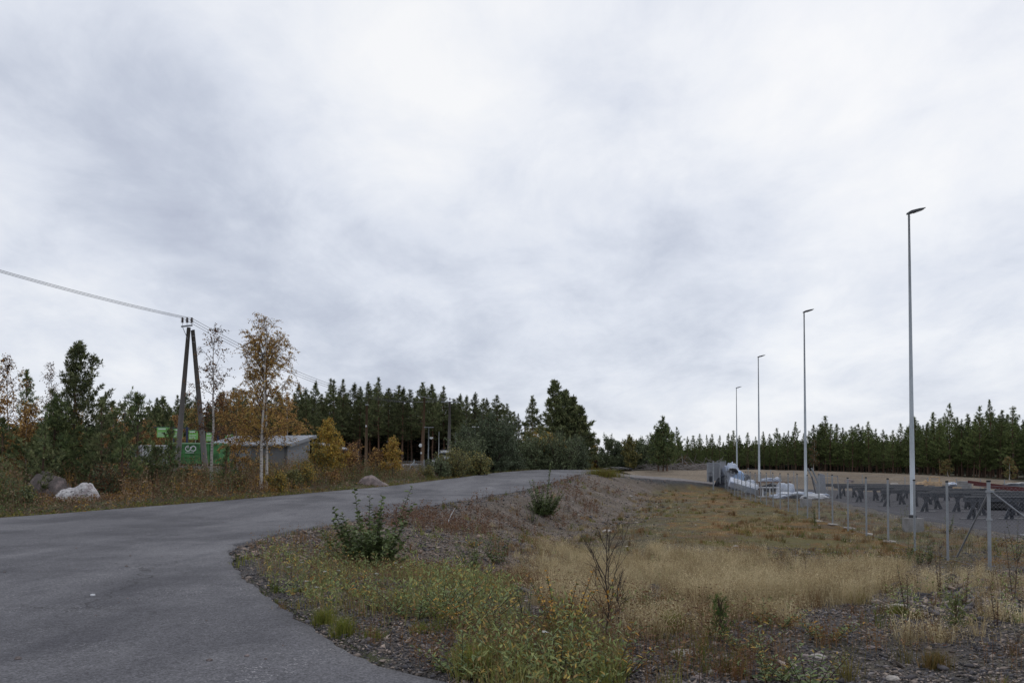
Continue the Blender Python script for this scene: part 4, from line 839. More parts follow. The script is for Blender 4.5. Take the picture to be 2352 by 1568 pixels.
# --- orange birches, saplings and small trees on the left of the road
lb = [ # column, depth, top, zb, n, rmax, r0, leaves, size, palette, bark, label, lean
    (487, 41, 745, .30, 44, 1.55, .085, 2200, .085, BRN, 'birchbark', 'tall nearly bare white stemmed birch right of the braced power pole', (.028, 0)),
    (600, 41, 735, .24, 56, 2.4, .085, 9500, .062, OR_ + YEL[:2] + BRN[:1], 'birchbark', 'tallest birch, orange leaved, the straighter of the white twin stems before the shed', (.018, 0)),
    (612, 42, 765, .24, 54, 2.4, .08, 14500, .062, OR_ + YEL[:2], 'birchbark', 'densely orange leaved birch whose white stem leans beside the tallest birch', (.035, 0)),
    (548, 44, 900, .12, 40, 1.5, .05, 4200, .085, OR_ + OLV[:1], 'birchbark', 'short bushy orange birch with a thin stem left of the white twin stems', (-.01, 0)),
    (575, 76, 900, .12, 60, 1.8, .05, 7000, .10, OR_ + OLV, 'birchbark', 'ochre birch rising behind the middle of the shed roof', (0, 0)),
    (515, 78, 900, .12, 60, 1.9, .05, 6000, .10, BRN + OR_[:2], 'birchbark', 'brown leaved birch rising behind the left end of the shed', (0, 0)),
    (660, 72, 905, .18, 50, 1.8, .05, 6000, .10, OR_, 'birchbark', 'orange birch rising behind the right half of the shed roof', (0, 0)),
    (748, 50, 975, .05, 50, 1.15, .04, 7500, .085, YEL, 'birchbark', 'bright yellow young birch with a pointed top right of the shed', (0, 0)),
    (722, 49, 1028, .05, 40, 1.1, .03, 4200, .085, YEL + OLV, 'twig', 'low yellow green sapling at the right corner of the shed', (0, 0)),
    (772, 51, 1022, .05, 40, 1.1, .03, 3600, .085, OR_ + YEL, 'twig', 'orange yellow sapling to the right of the pointed yellow birch', (0, 0)),
    (808, 52, 1030, .05, 36, .95, .03, 2000, .08, BRN + OR_, 'twig', 'sparse brown sapling left of the brown wooden pole', (0, 0)),
    (824, 54, 1010, .10, 30, .6, .03, 900, .08, BRN, 'birchbark', 'thin nearly bare birch sapling close to the brown wooden pole', (0, 0)),
    (868, 54, 1036, .05, 36, .75, .03, 2000, .08, BRN + OR_, 'twig', 'brown orange sapling behind the pinkish boulder', (0, 0)),
    (902, 54, 1012, .05, 44, .75, .03, 4200, .085, YEL + OR_[:2], 'twig', 'narrow golden birch sapling by the end of the chain link fence', (0, 0)),
    (22, 40, 820, .12, 60, 1.5, .06, 3800, .085, BRN + OR_, 'birchbark', 'thin brown birch at the left edge, feathery bare top', (0, 0)),
    (-30, 38, 880, .08, 60, 1.7, .06, 9000, .085, OR_ , 'birchbark', 'orange birch cut off by the left edge of the picture', (0, 0)),
    (115, 46, 835, .15, 60, 1.35, .05, 2800, .085, BRN, 'birchbark', 'sparse brownish birch behind and left of the tallest near pine', (0, 0)),
    (60, 38, 950, .06, 50, 1.5, .05, 6500, .085, OR_, 'birchbark', 'bushy orange birch between the two left hand pines', (0, 0)),
    (178, 42, 935, .06, 50, 1.0, .04, 3200, .085, OR_ + YEL, 'birchbark', 'orange birch sapling in the shade right of the tallest near pine', (0, 0)),
    (262, 60, 945, .08, 50, 1.5, .05, 5200, .10, OR_ + BRN, 'birchbark', 'orange brown birch behind the gap between the left hand pines', (0, 0)),
    (345, 72, 975, .08, 50, 1.5, .05, 3800, .10, BRN + OR_, 'birchbark', 'rusty birch behind the wide pine, left of the green signs', (0, 0)),
    (402, 78, 955, .10, 50, 1.9, .05, 4200, .12, OR_ + BRN, 'twig', 'ochre birch behind the green signs left of the braced power pole', (0, 0)),
    (452, 84, 925, .10, 50, 2.0, .05, 6000, .12, OLV + OR_[:2], 'birchbark', 'olive birch behind the right leg of the braced power pole', (0, 0))]
for i, (px, Y, top, zb, n, rm, r0, nl, ls, pal, bk, lab, ln) in enumerate(lb):
    h = top_h(px, Y, top); g = 3 if i in (7, 9, 17, 0) else 0
    bare = i == 0
    put('birch_tree', birch(500 + i, h, zb, n, rm, ([0, .15, .45, .78, .93, 1], [.7, 1, .85, .68, .38, .14]) if h > 5 else SH_BUSH, r0, nl, ls, pal, M[bk], 1, (28, 72), -.10 if h > 5 else .1, 9, .40, -.55 if h > 5 else -.1, wob=.035 if h > 5 else .02, lean=ln, leafbias=.45 if bare else (.6 if i in (14, 16) else 1)), px, Y, lab, 'tree')
# low yellowing and brown shrubs of the verge
sv = [(250, 34, 1078, GRN + BRN, 'brown green shrub behind the white boulder'), (290, 36, 1066, OR_ + BRN, 'orange brown shrub right of the white boulder'), (330, 38, 1080, BRN, 'brown shrub under the wide pine, left of the braced pole'),
      (438, 40, 1078, OR_, 'rusty orange shrub between the feet of the braced pole'), (465, 39, 1092, OR_ + BRN, 'rusty low shrub at the foot of the nearly bare birch'), (555, 38, 1095, BRN + OLV, 'brown olive shrub left of the white twin stems'),
      (640, 39, 1085, OLV + YEL, 'yellowish green shrub right of the white twin stems'), (680, 42, 1082, OLV, 'olive shrub before the end wall of the shed'), (705, 43, 1070, YEL + OLV, 'yellow green shrub below the shed corner'),
      (20, 30, 1100, GRN, 'grey green willow shrub at the left edge beside the brown boulder'), (60, 29, 1120, GRN + OLV, 'low green shrub before the brown boulder'), (600, 46, 1050, OR_ + OLV, 'ochre undergrowth shrub right behind the white twin stems'),
      (1030, 64, 1062, YEL + OLV, 'yellow shrub below the dark kiosk'), (988, 57, 1074, OLV, 'small green shrub beside the end of the fence'), (770, 46, 1082, OR_ + BRN, 'orange brown shrub below the orange yellow sapling')]
for i, (px, Y, top, pal, lab) in enumerate(sv):
    h = max(.5, top_h(px, Y, top)); put('shrub', birch(600 + i, h, .04, 22, h * .42, SH_BUSH, .02, 2000, .07, pal, M['twig'], 4, (25, 70), .1, 5, .45, 0, h * .28), px, Y, lab + ', on the far verge', 'shrub', 'shrubs of the far verge')
# small spruce and near pines on the left
lp = [(168, 40, 790, 2.3, .05, SH_WILD, 'tallest near pine, ragged spire behind the two boulders'), (125, 37, 915, 1.8, .04, SH_CONE, 'dark pine leaning against the left side of the tallest near pine'),
      (58, 42, 852, 1.25, .10, SH_WILD, 'thin pine with an open top near the left edge'), (232, 36, 920, 1.15, .04, SH_CONE, 'young pine with a thick bare leader in the gap right of the tallest pine'),
      (315, 38, 910, 2.0, .04, SH_WILD, 'wide bushy pine left of the braced power pole'), (392, 40, 968, 1.15, .05, SH_CONE, 'small pine whose top overlaps the green signs at the braced pole'), (100, 34, 985, 1.3, .03, SH_CONE, 'low dark pine behind the brown boulder'),
      (282, 35, 1010, 1.2, .03, SH_CONE, 'low pine at the foot of the wide bushy pine'), (522, 41, 1028, .6, .03, SH_CONE, 'very small spruce before the left end of the shed wall'), (360, 37, 1030, .95, .04, SH_CONE, 'low round pine by the foot of the braced pole'), (8, 36, 960, 1.2, .04, SH_CONE, 'dark young pine cut by the left edge'),
      (205, 40, 990, 1.1, .04, SH_CONE, 'low pine hidden behind the white boulder')]
for i, (px, Y, top, rm, b, sh, lab) in enumerate(lp):
    put('pine_tree', conifer(700 + i, top_h(px, Y, top), b, rm, ([0, .3, .6, .85, 1], [1, .78, .5, .28, .05]) if sh is SH_WILD else SH_CONE, (.40 if i > 1 else .32), 5 + (i < 2), .19, 17 if i > 1 else 27, 8, PINE_Y if i % 3 else PINE_D, .07, 8, 66, .32, .085, irregular=.35, wob=.02), px, Y, lab, 'tree')
for i, (px, top) in enumerate(((258, 925), (300, 930), (340, 928), (372, 912), (285, 948), (320, 940), (230, 955), (355, 935), (410, 925), (388, 938))):
    put('scots_pine', conifer(760 + i, top_h(px, 96, top), .12, 2.0, SH_CONE, .6, 6, .40, 9, 7, PINE_D, .12, 5, 55, .2, .11), px, 96 + (i % 3) * 3, 'dark pine in the belt behind the green signs on the left', 'tree', 'pines in the belt behind the green signs')
# --- near shrubs of the corner
DK = [lin(90, 104, 64), lin(104, 118, 74), lin(80, 94, 58), lin(118, 132, 86)]
def shoots(seed, n, h, spread, nl, ll, lw, pal, stemcol, lean=.35, curve=.15):
    """a clump of upright shoots with pointed leaves along each"""
    g = np.random.default_rng(seed); a = g.uniform(0, 6.283, n); r = spread * np.sqrt(g.uniform(0, 1, n)); B = np.column_stack([np.cos(a) * r * .35, np.sin(a) * r * .35, np.zeros(n)])
    H = h * g.uniform(.28, 1.0, n); H[0] = h; D = unit(np.column_stack([np.cos(a) * r * lean / max(spread, .01) * 1.6, np.sin(a) * r * lean / max(spread, .01) * 1.6, np.ones(n)])); U = np.full(n, curve)
    pts = curve4(B, D, H, U * 0 + .02); V, Q = tubes(pts, np.full((n, 4), 1.0) * np.array([.006, .005, .0035, .002]) * (.6 + h * .5), 4)
    k = nl; q = np.repeat(np.arange(n), k); t = (np.tile((np.arange(k) + .5) / k, n) * .9 + .1); p = B[q] + D[q] * (H[q] * t)[:, None] + np.array([0, 0, 1]) * (.02 * H[q] * t * t)[:, None]
    la = np.tile(np.arange(k) * 2.4, n) + np.repeat(g.uniform(0, 6, n), k); ld = np.column_stack([np.cos(la), np.sin(la), g.uniform(.1, .9, len(q))]); 
    LV, LQ, LC = leaves(p, ld, np.tile([0, 0, 1.0], (len(q), 1)) + g.normal(0, .35, (len(q), 3)), ll * g.uniform(.6, 1.25, len(q)) * (1.1 - .35 * t), lw * g.uniform(.75, 1.2, len(q)) * (1.1 - .35 * t), np.clip(pick(pal, len(q), g, .12), .005, 1), .35)
    return [('stems', V, Q, None, M['twig'], None, True), ('foliage', LV, LQ, None, M['leaf'], LC, False)]
def putp(name, parts, px, py, label, cat, group=None):
    p = P(px, py); return tree_obj(name, parts, label, cat, group, (p.x, p.y, p.z - .02))
def join(p, q):
    out = []
    for a, b in zip(p, q): out.append((a[0], np.concatenate([a[1], b[1]]), np.concatenate([a[2], b[2] + len(a[1])]), None, a[4], None if a[5] is None else np.concatenate([a[5], b[5]]), a[6]))
    return out
putp('alder_bush', join(shoots(800, 16, 1.6, .75, 36, .125, .095, DK, None, .30), join(shoots(830, 54, 1.0, .9, 26, .115, .09, DK, None, .62), shoots(831, 16, .6, 1.1, 14, .10, .08, DK, None, 1.1))), 845, 1305, 'dark green alder bush with tall upright shoots at the corner of the junction', 'bush')
putp('alder_bush', join(shoots(801, 11, 2.5, .55, 44, .11, .085, DK + GRN[:1], None, .22), join(shoots(832, 38, 1.3, .8, 34, .11, .085, DK + GRN[:1], None, .45), shoots(833, 14, .8, 1.0, 20, .10, .08, DK, None, .9))), 1248, 1185, 'slender green alder bush standing up against the grey road on the bank', 'bush')
putp('alder_sapling', shoots(802, 9, .8, .28, 18, .08, .055, DK, None, .4), 1085, 1310, 'dark green alder sapling in straw grass right of the big alder bush', 'bush')
putp('alder_sapling', shoots(803, 12, .8, .4, 16, .08, .055, DK, None, .5), 1150, 1295, 'low spreading alder sapling at the bottom of the stony bank', 'bush')
putp('alder_sapling', shoots(804, 8, .95, .35, 18, .07, .05, DK, None, .4), 1222, 1200, 'low dark sapling at the left foot of the slender alder bush', 'bush')
BY = [lin(190, 144, 66), lin(172, 126, 60), lin(118, 122, 70), lin(98, 110, 66), lin(200, 160, 76)]
putp('birch_sapling', shoots(805, 16, .68, .26, 24, .042, .036, BY, None, .45), 1290, 1462, 'small birch sapling with orange and green round leaves beside the bare sapling', 'sapling')
putp('birch_sapling', shoots(806, 5, .42, .10, 16, .038, .03, DK + BY[2:4], None, .25), 1210, 1428, 'thin dark green birch sapling left of the orange leaved one', 'sapling')
putp('rowan_sapling', shoots(807, 9, .28, .22, 9, .09, .045, BY + OLV, None, .8), 1085, 1255, 'yellow green sprawling sapling on the stony bank near the white stick', 'sapling')
WG = [lin(130, 144, 94), lin(116, 132, 86), lin(134, 146, 98), lin(96, 112, 78), lin(178, 150, 80), lin(124, 136, 98)]
wl = [(1010, 1405, .55, 16, 'tall upright green willow shoots left of the centre of the near corner'), (1075, 1445, .62, 18, 'green and yellow willow shoots in the thickest part of the corner weeds'), (1150, 1465, .55, 14, 'willow shoots just above the patch of bare gravel, right of the thickest shoots'),
      (960, 1420, .45, 14, 'light green willow shoots above the grass tufts of the asphalt edge'), (885, 1400, .42, 12, 'small willow shoots below the dark alder bush'), (1215, 1500, .50, 14, 'willow shoots with grey green leaves below the thin dark birch sapling'), (1285, 1545, .40, 12, 'low willow shoots under the orange leaved birch sapling'),
      (1060, 1545, .34, 12, 'lowest willow sprig touching the gravel patch near the bottom edge'), (1130, 1560, .36, 12, 'low spreading willow at the bottom edge beside the green grass tuft'), (1400, 1560, .50, 12, 'willow plant with yellow lower leaves below the bare sapling'), (1350, 1575, .32, 10, 'small dark leaved willow at the bottom edge'),
      (720, 1345, .38, 12, 'yellowing willow shoots by the curve of the asphalt edge'), (665, 1360, .30, 9, 'outermost small willow shoots hanging over the asphalt edge'), (770, 1285, .50, 9, 'slim yellow topped shoots on the gravel tip of the corner'), (1770, 1562, .42, 9, 'green willow sprig at the bottom edge below the small pine'), (1860, 1580, .40, 9, 'right one of the green willow sprigs at the bottom edge'),
      (1720, 1495, .38, 8, 'thin willow shoot with few leaves right below the small pine'), (1890, 1468, .36, 9, 'yellow and green willow shoots in the straw grass left of the scree'), (1780, 1440, .30, 7, 'small yellow willow shoot in the straw grass'), (830, 1370, .40, 12, 'orange tinged willow shoots in front of the big alder bush')]
for i, (px, py, h, n, lab) in enumerate(wl):
    putp('willow_shoots', shoots(820 + i, n + 3, h * 1.05, .32, 20, .070, .018, WG + ([BY[0], BY[1]] if i in (1, 9, 11, 13, 17, 18, 19) else []), None, .9), px, py, lab, 'willow', 'willow shoots of the near corner')
g_ = np.random.default_rng(850)
def bare_sapling(px, py, h, n, label, seed, nl=30):
    g = np.random.default_rng(seed); tl = trunk_line(h, .012, g, 8); f = tl[:, 2] / h; tl[:, 0] += .16 * f * h * .5
    V, Q = tubes(tl[None], np.interp(f, [0, 1], [.010, .0025])[None], 6); B, D, L, U = branches(tl, h, .15, n, h * .45, ([0, .4, 1], [.9, 1, .35]), (48, 70), .18, g)
    V2, Q2 = tubes(curve4(B, D, L, U), np.full((n, 4), .0038) * np.array([1, .8, .55, .3]), 4); m = n * 4; bi = np.repeat(np.arange(n), 4); t = g.uniform(.3, .95, m); p = B[bi] + D[bi] * (L[bi] * t)[:, None] + np.array([0, 0, 1.]) * (U[bi] * L[bi] * t * t)[:, None]
    V3, Q3 = tubes(curve4(p, unit(D[bi] + g.normal(0, .4, (m, 3))), L[bi] * .4, np.full(m, .1)), np.full((m, 4), .0028) * np.array([1, .8, .6, .4]), 3)
    lpz = p[:nl] + g.normal(0, .03, (nl, 3)); LV, LQ, LC = leaves(lpz, rdir(nl, g), rdir(nl, g), .035, .026, pick(BY[:3] + [lin(96, 60, 44)], nl, g))
    parts = [('stem', V, Q, None, M['twig'], None, True), ('branches', np.concatenate([V2, V3]), np.concatenate([Q2, Q3 + len(V2)]), None, M['twig'], None, False), ('foliage', LV, LQ, None, M['leaf'], LC, False)]
    putp('bare_sapling', parts, px, py, label, 'sapling')
bare_sapling(1388, 1462, .98, 22, 'nearly leafless dark twiggy sapling standing in straw grass', 851)
bare_sapling(1425, 1440, .5, 10, 'smaller leafless sapling leaning beside the twiggy one', 852, 8)
# small pine seedling
sd = conifer(870, .30, .04, .075, SH_CONE, .05, 5, .045, 60, 8, [lin(84, 104, 56), lin(96, 116, 62), lin(72, 92, 50)], .012, 35, 75, .3, .05, wob=.002)
putp('pine_seedling', sd, 1652, 1478, 'tiny bright green pine seedling standing in the gravel below the straw grass', 'seedling')
putp('pine_seedling', conifer(871, .30, .04, .10, SH_CONE, .06, 5, .05, 50, 8, [lin(110, 120, 66), lin(96, 110, 60)], .012, 35, 75, .3, .05, wob=.002), 2195, 1452, 'small yellowish green seedling in the scree of dark stones', 'seedling')
# dry dock and fireweed stalks near the fence
DRY = [lin(84, 56, 42), lin(100, 66, 48), lin(70, 48, 38), lin(120, 84, 60)]
for i, (px, py, h, lab) in enumerate(((2160, 1372, .85, 'thick dark brown dock stalk at the edge of the scree'), (2328, 1378, 1.0, 'tall dry reddish stalk near the right edge below the fence corner'), (1853, 1335, .55, 'thin black seed stalk in straw grass'), (1892, 1338, .45, 'short dry seed stalk right of the thin black one'), (2085, 1412, .62, 'slim dry stalk with green top leaves in the straw grass'), (2215, 1400, .45, 'low brown dock stalk in the scree'), (2290, 1442, .5, 'lowest reddish dock stalk near the right edge'))):
    putp('dry_stalk', shoots(880 + i, 2 if i != 0 else 3, h, .05, 34, .035, .02, DRY + ([DK[0]] if i == 4 else []), None, .12), px, py, lab, 'plant', 'dry stalks by the fence')
for i, (px, py, h, lab) in enumerate(((2085, 1290, .75, 'left dark green leafy weed at the foot of the nearest lamp post'), (2110, 1298, .78, 'middle dark leafy weed before the nearest lamp post'), (2135, 1290, .72, 'right leafy weed by the fence near the nearest lamp post'), (2335, 1290, 1.15, 'tall green weed rising before the yard at the right edge'), (1873, 1205, .8, 'green weed behind the fence beside the yard edge'), (2075, 1205, .8, 'small weed between the fence and the nearest lamp post'), (2180, 1225, .7, 'weed growing at the edge of the yard behind the brace'))):
    putp('tall_weed', shoots(900 + i, 5, h, .14, 18, .085, .04, DK + OLV[:1], None, .25), px, py, lab, 'plant', 'leafy weeds by the fence')
# ------------------------------------------------------------------ lamp posts
def lamp_post(px, Y, top, label):
    x = (px - 1176) / FPX * Y; z0 = tz(x, Y); H = hz(top, Y) - z0
    o = tag(empty('lamp_post', (x, Y, z0)), label, 'lamp post', 'tall lamp posts along the yard fence')
    MB().box((0, 0, .2), (.55, .55, .62)).build('concrete_base', M['concrete'], o, bevel=.02)
    MB().tube([(0, 0, .5), (0, 0, .62)], [.14, .13], 16).build('base_collar', M['black'], o)
    MB().tube([(0, 0, .6), (0, 0, 2.6), (0, 0, H * .55), (0, 0, H)], [.086, .084, .060, .034], 16).build('pole', M['galv_lamp'], o, smooth=True)
    hd = MB(); L = .60; prof = [(-.06, -.03), (-.03, .03), (.06, .05), (L * .6, .042), (L, .012), (L * .95, -.016), (L * .5, -.04), (.02, -.05)]
    tilt = .27; c, s = math.cos(tilt), math.sin(tilt)
    hd.prism([(x_ * c - z_ * s, -.13, x_ * s + z_ * c + H + .02) for x_, z_ in prof], (0, 0, 0), (0, .26, 0))
    h = hd.build('lamp_head', M['lampgrey'], o, bevel=.025); MB().prism([(a * c + b * s, -.095, a * s - b * c + H + .02) for a, b in ((.20, .060), (.52, .040), (.52, .030), (.20, .05))], (0, 0, 0), (0, .19, 0)).build('lens', M['lens'], h)
    for k in (0, 1): MB().tube([(-.05, 0, H - .12 - .09 * k), (.05, 0, H - .14 - .09 * k)], .008, 6).build('bolt', M['black'], o)
lamp_post(2095, 29.4, 490, 'nearest and tallest looking lamp post, concrete base beside the fence')
lamp_post(1850, 48.3, 717, 'second lamp post counted from the near one, beside the plastic heap')
lamp_post(1743.5, 67.5, 820, 'third lamp post counted from the near one, by the slanting white sheet')
lamp_post(1692.5, 91.0, 891, 'farthest and smallest lamp post, behind the heap at the gate')
# ------------------------------------------------------------------ yard fence: chain link between tubular posts
fence = tag(empty('chain_link_fence', (10.7, 18.1, tz(10.7, 18.1))), 'long chain link fence with steel posts running from the near corner to the gate', 'fence')
def fpos(s): return np.array([10.7 + .1582 * s, 18.1 + .9874 * s])
def fence_mesh(o, p0, d, n, pitch, H, rad, mname, gap=.05, step=2):
    s0 = np.arange(-H + .01, n, pitch); out = []
    for sg in (1, -1):
        lo = np.clip(s0 if sg > 0 else s0 + H, 0, n); hi = np.clip(s0 + H if sg > 0 else s0, 0, n)
        ha = gap + (H - gap) * ((lo - (s0 if sg > 0 else s0 + H)) / (H * sg)); hb = gap + (H - gap) * ((hi - (s0 if sg > 0 else s0 + H)) / (H * sg))
        S = lo[:, None] + (hi - lo)[:, None] * np.array([0, .5, 1.0]); Hh = ha[:, None] + (hb - ha)[:, None] * np.array([0, .5, 1.0])
        XY = p0[None, None] + d[None, None] * S[..., None]; Z = terrain_s(XY[..., 0], XY[..., 1]) + Hh; off = .002 * sg
        out.append(np.concatenate([XY + off, Z[..., None]], -1))
    Pp = np.concatenate(out); k = np.linalg.norm(Pp[:, 0] - Pp[:, 2], axis=1) > .1; Pp = Pp[k]; Pp = Pp - np.array(o.location)
    V, Q = tubes(Pp, np.full(Pp.shape[:2], rad), 3); m = mesh_np(mname, V, Q, M['galv_dull'], o)
def terrain_s(X, Y): return terrain(X, Y, False)
def post_part(o, name, p, h, r=.03, cap=True, below=.1):
    z = tz(p[0], p[1]); q = Vector((p[0], p[1], z)) - o.location
    pp = MB().tube([q + Vector((0, 0, -below)), q + Vector((0, 0, h))], r, 12).build(name, M['galv'], o, smooth=False)
    if cap: MB().tube([q + Vector((0, 0, h - .01)), q + Vector((0, 0, h + .025)), q + Vector((0, 0, h + .035))], [r * 1.25, r * 1.25, r * .7], 12).build('cap', M['black'], pp)
L_f = 57.5
for k in range(24): post_part(fence, 'post', fpos(2.5 * k), 2.0, .030 if k else .038)
fence_mesh(fence, fpos(0), np.array([.1582, .9874]), L_f, .085, 1.9, .0013, 'mesh_net')
def top_wire(o, a, b, n, h, r=.003):
    t = np.linspace(0, 1, n); X, Y = a[0] + (b[0] - a[0]) * t, a[1] + (b[1] - a[1]) * t; Pw = np.column_stack([X, Y, terrain(X, Y, False) + h]) - np.array(o.location)
    V, Q = tubes(Pw[None], np.full((1, n), r), 4); mesh_np('tension_wire', V, Q, M['galv_dull'], o)
for h in (.06, 1.0, 1.93): top_wire(fence, fpos(0), fpos(L_f), 60, h)
c0 = Vector((10.7, 18.1, tz(10.7, 18.1))) - fence.location
q = fpos(1.9); MB().tube([c0 + Vector((0, 0, 1.75)), Vector((q[0], q[1], tz(q[0], q[1]) + .15)) - fence.location], .021, 10).build('brace', M['galv_dull'], fence)
MB().tube([c0 + Vector((.04, 0, 1.78)), c0 + Vector((2.05, -.25, .15))], .021, 10).build('brace', M['galv_dull'], fence)
MB().box(c0 + Vector((.02, -.01, 1.78)), (.14, .10, .05)).build('clamp', M['galv'], fence); MB().box(c0 + Vector((0, -.01, 1.15)), (.09, .09, .04)).build('clamp', M['galv'], fence)
side = tag(empty('side_fence', (10.9, 18.0, tz(10.9, 18.0))), 'chain link fence stretch leading right from the braced corner post', 'fence')
for k in (1, 2, 3): post_part(side, 'post', (10.7 + 2.5 * k, 18.1 - .3 * k), 2.0)
fence_mesh(side, np.array([10.76, 18.09]), np.array([.993, -.119]), 7.3, .085, 1.9, .0013, 'mesh_net')
top_wire(side, (10.75, 18.09), (18.2, 17.2), 12, 1.93)
for k, (px, py) in enumerate(((1945, 1212), (1909, 1204), (2036, 1243), (1876, 1196), (1990, 1226))):
    p = P(px, py + 1); o = MB(); o.box((0, 0, 0), (.42, .24, .06), rz=.3 * k); oo = o.build('footing_slab', M['rock_white'], None, bevel=.03); oo.location = p + Vector((.05, -.12, .02)); oo.rotation_euler = (.05, .08, 0)
    tag(oo, 'flat pale slab at the foot of the ' + ['fence post left of the nearest lamp post pair', 'fence post just right of the second lamp post', 'fence post nearest to the big lamp on its left', 'fence post close to the second lamp post', 'fence post midway between the two big lamps'][k], 'slab', 'pale slabs under the fence posts')
# far fence of the yard
ff = tag(empty('far_fence', (26, 80, 0)), 'low looking wire fence with steel posts along the far side of the yard', 'fence')
FB = [(1718, 76, 1074), (1770, 74, 1078), (1823, 72, 1081), (1900, 70, 1085), (1980, 67, 1090), (2078, 64, 1094), (2130, 62, 1096), (2196, 60, 1098.5), (2251, 58, 1099.5), (2306, 56, 1100.5), (2365, 54, 1102)]
pv = None
for px, Y, top in FB:
    Y = Y + 12; x = (px - 1176) / FPX * Y; zt = hz(top, Y); q = Vector((x, Y, zt)) - ff.location
    MB().tube([q - Vector((0, 0, min(3.2, zt - tz(x, Y) + .1))), q], .035, 8).build('post', M['galv'], ff)
    if pv is not None:
        for dz in (.06, .75): 
            V, Q = tubes(np.array([[pv - Vector((0, 0, dz)), q - Vector((0, 0, dz))]]), np.full((1, 2), .006), 4); mesh_np('wire', V, Q, M['galv_dull'], ff)
    pv = q
# ------------------------------------------------------------------ gate at the end of the driveway
def panel_gate(name, p, rz, w, h, label, mname, slats=11, solid=False):
    o = tag(empty(name, p, rz), label, 'gate'); f = MB(); f.box((w / 2, 0, .12), (w, .06, .06)); f.box((w / 2, 0, h), (w, .06, .06)); f.box((.03, 0, h / 2 + .06), (.06, .058, h - .1)); f.box((w - .03, 0, h / 2 + .06), (.06, .058, h - .1)); f.box((w / 2, 0, h * .52), (w - .1, .05, .05))
    f.build('frame', M['galv'], o); s = MB()
    for k in range(slats): s.box((.06 + (w - .12) * (k + .5) / slats, .005, h / 2 + .06), ((w - .12) / slats * (.95 if solid else .45), .012, h - .1))
    s.build('infill', M['galv_dull'], o); return o
gx, gy = 19.2, 76.5
def wp(px, Y): x = (px - 1176) / FPX * Y; return Vector((x, Y, 0))
def pg(px0, Y0, px1, Y1, z0, h, label, nm, **k):
    a, b = wp(px0, Y0), wp(px1, Y1); d = b - a; a.z = z0; return panel_gate('gate_leaf', a, math.atan2(d.y, d.x), d.length, h, label, nm, **k)
pg(1624, 74.5, 1637, 79.0, hz(1108, 75), 1.85, 'left open gate leaf of upright bars seen edge on at the driveway end', 'bars', slats=30)
pg(1640, 79.5, 1652, 79.0, hz(1106, 79), 1.85, 'middle mesh gate leaf between the two post groups', 'mesh', slats=14, solid=True)
pg(1653.5, 75.5, 1665.5, 78.2, hz(1112, 75.5), 2.1, 'right tall steel gate leaf next to the first fence post', 'bars', slats=22, solid=True)
g1 = tag(empty('gate_post', wp(1638, 73.5) + Vector((0, 0, tz(wp(1638, 73.5).x, 73.5)))), 'free standing steel post before the gate, on the mossy ground', 'post')
MB().tube([(0, 0, -.1), (0, 0, 2.55)], .06, 12).build('tube', M['galv'], g1); MB().tube([(0, 0, 2.54), (0, 0, 2.60)], [.07, .05], 12).build('cap', M['galv_dull'], g1)
gm = tag(empty('gate_motor', wp(1634, 76) + Vector((0, 0, hz(1107, 76)))), 'dark box and bracket on the left gate leaf', 'box')
MB().box((0, 0, .3), (.35, .3, .6)).build('housing', M['darksteel'], gm, bevel=.02); MB().tube([(0, 0, .6), (.1, 0, 1.2)], .03, 8).build('arm', M['galv'], gm)
hb = tag(empty('signal_frame', wp(1657, 78.5) + Vector((0, 0, hz(1064, 78.5)))), 'small steel frame standing out above the right gate leaf', 'frame')
f = MB()
for z in (0, .13, .26): f.box((0, 0, z), (.85, .05, .035))
f.box((-.42, 0, .02), (.05, .05, .55)); f.box((.42, 0, .02), (.05, .05, .55)); f.build('bars', M['galv'], hb)
# ------------------------------------------------------------------ steel beam racks in the yard
M['sky_glint'] = mat('painted_sky_glint', (.13, .14, .16), .5, .2)  # lighter grey that paints the sky's reflection along the rack beams
def rack(px, Y, label, first, sd):
    x = (px - 1176) / FPX * Y; loc = (x, Y, yard_z(x) + .005)
    if first[0] is None:
        o = empty('beam_rack', loc); L = 6.1; b = MB()
        b.box((L / 2 - .45, 0, 1.03), (L, .20, .03)); b.box((L / 2 - .45, 0, .92), (L, .05, .19)); b.box((L / 2 - .45, 0, .815), (L, .20, .022)); b.build('beam', M['darksteel'], o); MB().box((L / 2 - .45, -.101, 1.022), (L, .006, .022)).build('glint_strip', M['sky_glint'], o)  # thin strip added on the beam front as its bright sky reflection
        for sx in (0, 1.72, 5.16):
            s = MB(); s.box((sx, 0, .012), (1.15, .24, .024))
            s.prism([(sx - .19, -.04, .80), (sx + .19, -.04, .80), (sx + .10, -.04, .66), (sx + .085, -.04, .48), (sx - .085, -.04, .48), (sx - .10, -.04, .66)], (0, 0, 0), (0, .08, 0))
            for sg, b0, b1 in ((sd, .14, .32), (-sd, .0, .14)):
                s.prism([(sx - .06 * sg, -.035, .50), (sx + .09 * sg, -.035, .52), (sx + b1 * sg, -.035, .02), (sx + b0 * sg, -.035, .02)], (0, 0, 0), (0, .07, 0))
                s.bar((sx + .03 * sg, -.06, .5), (sx + (b0 + b1) / 2 * sg, -.06, .03), .035, .02)
            s.build('stand', M['darksteel'], o)
        first[0] = o
    else: o = copy_thing(first[0]); o.location = loc
    o.rotation_euler = (0, 0, -.015); tag(o, label, 'steel rack', 'dark steel beam racks standing in rows in the yard')
RK = ([None], [None])
orders = ['nearest', 'second nearest', 'third nearest', 'fourth nearest', 'fifth nearest', 'sixth nearest', 'seventh nearest', 'eighth nearest', 'ninth nearest', 'tenth nearest', 'farthest']
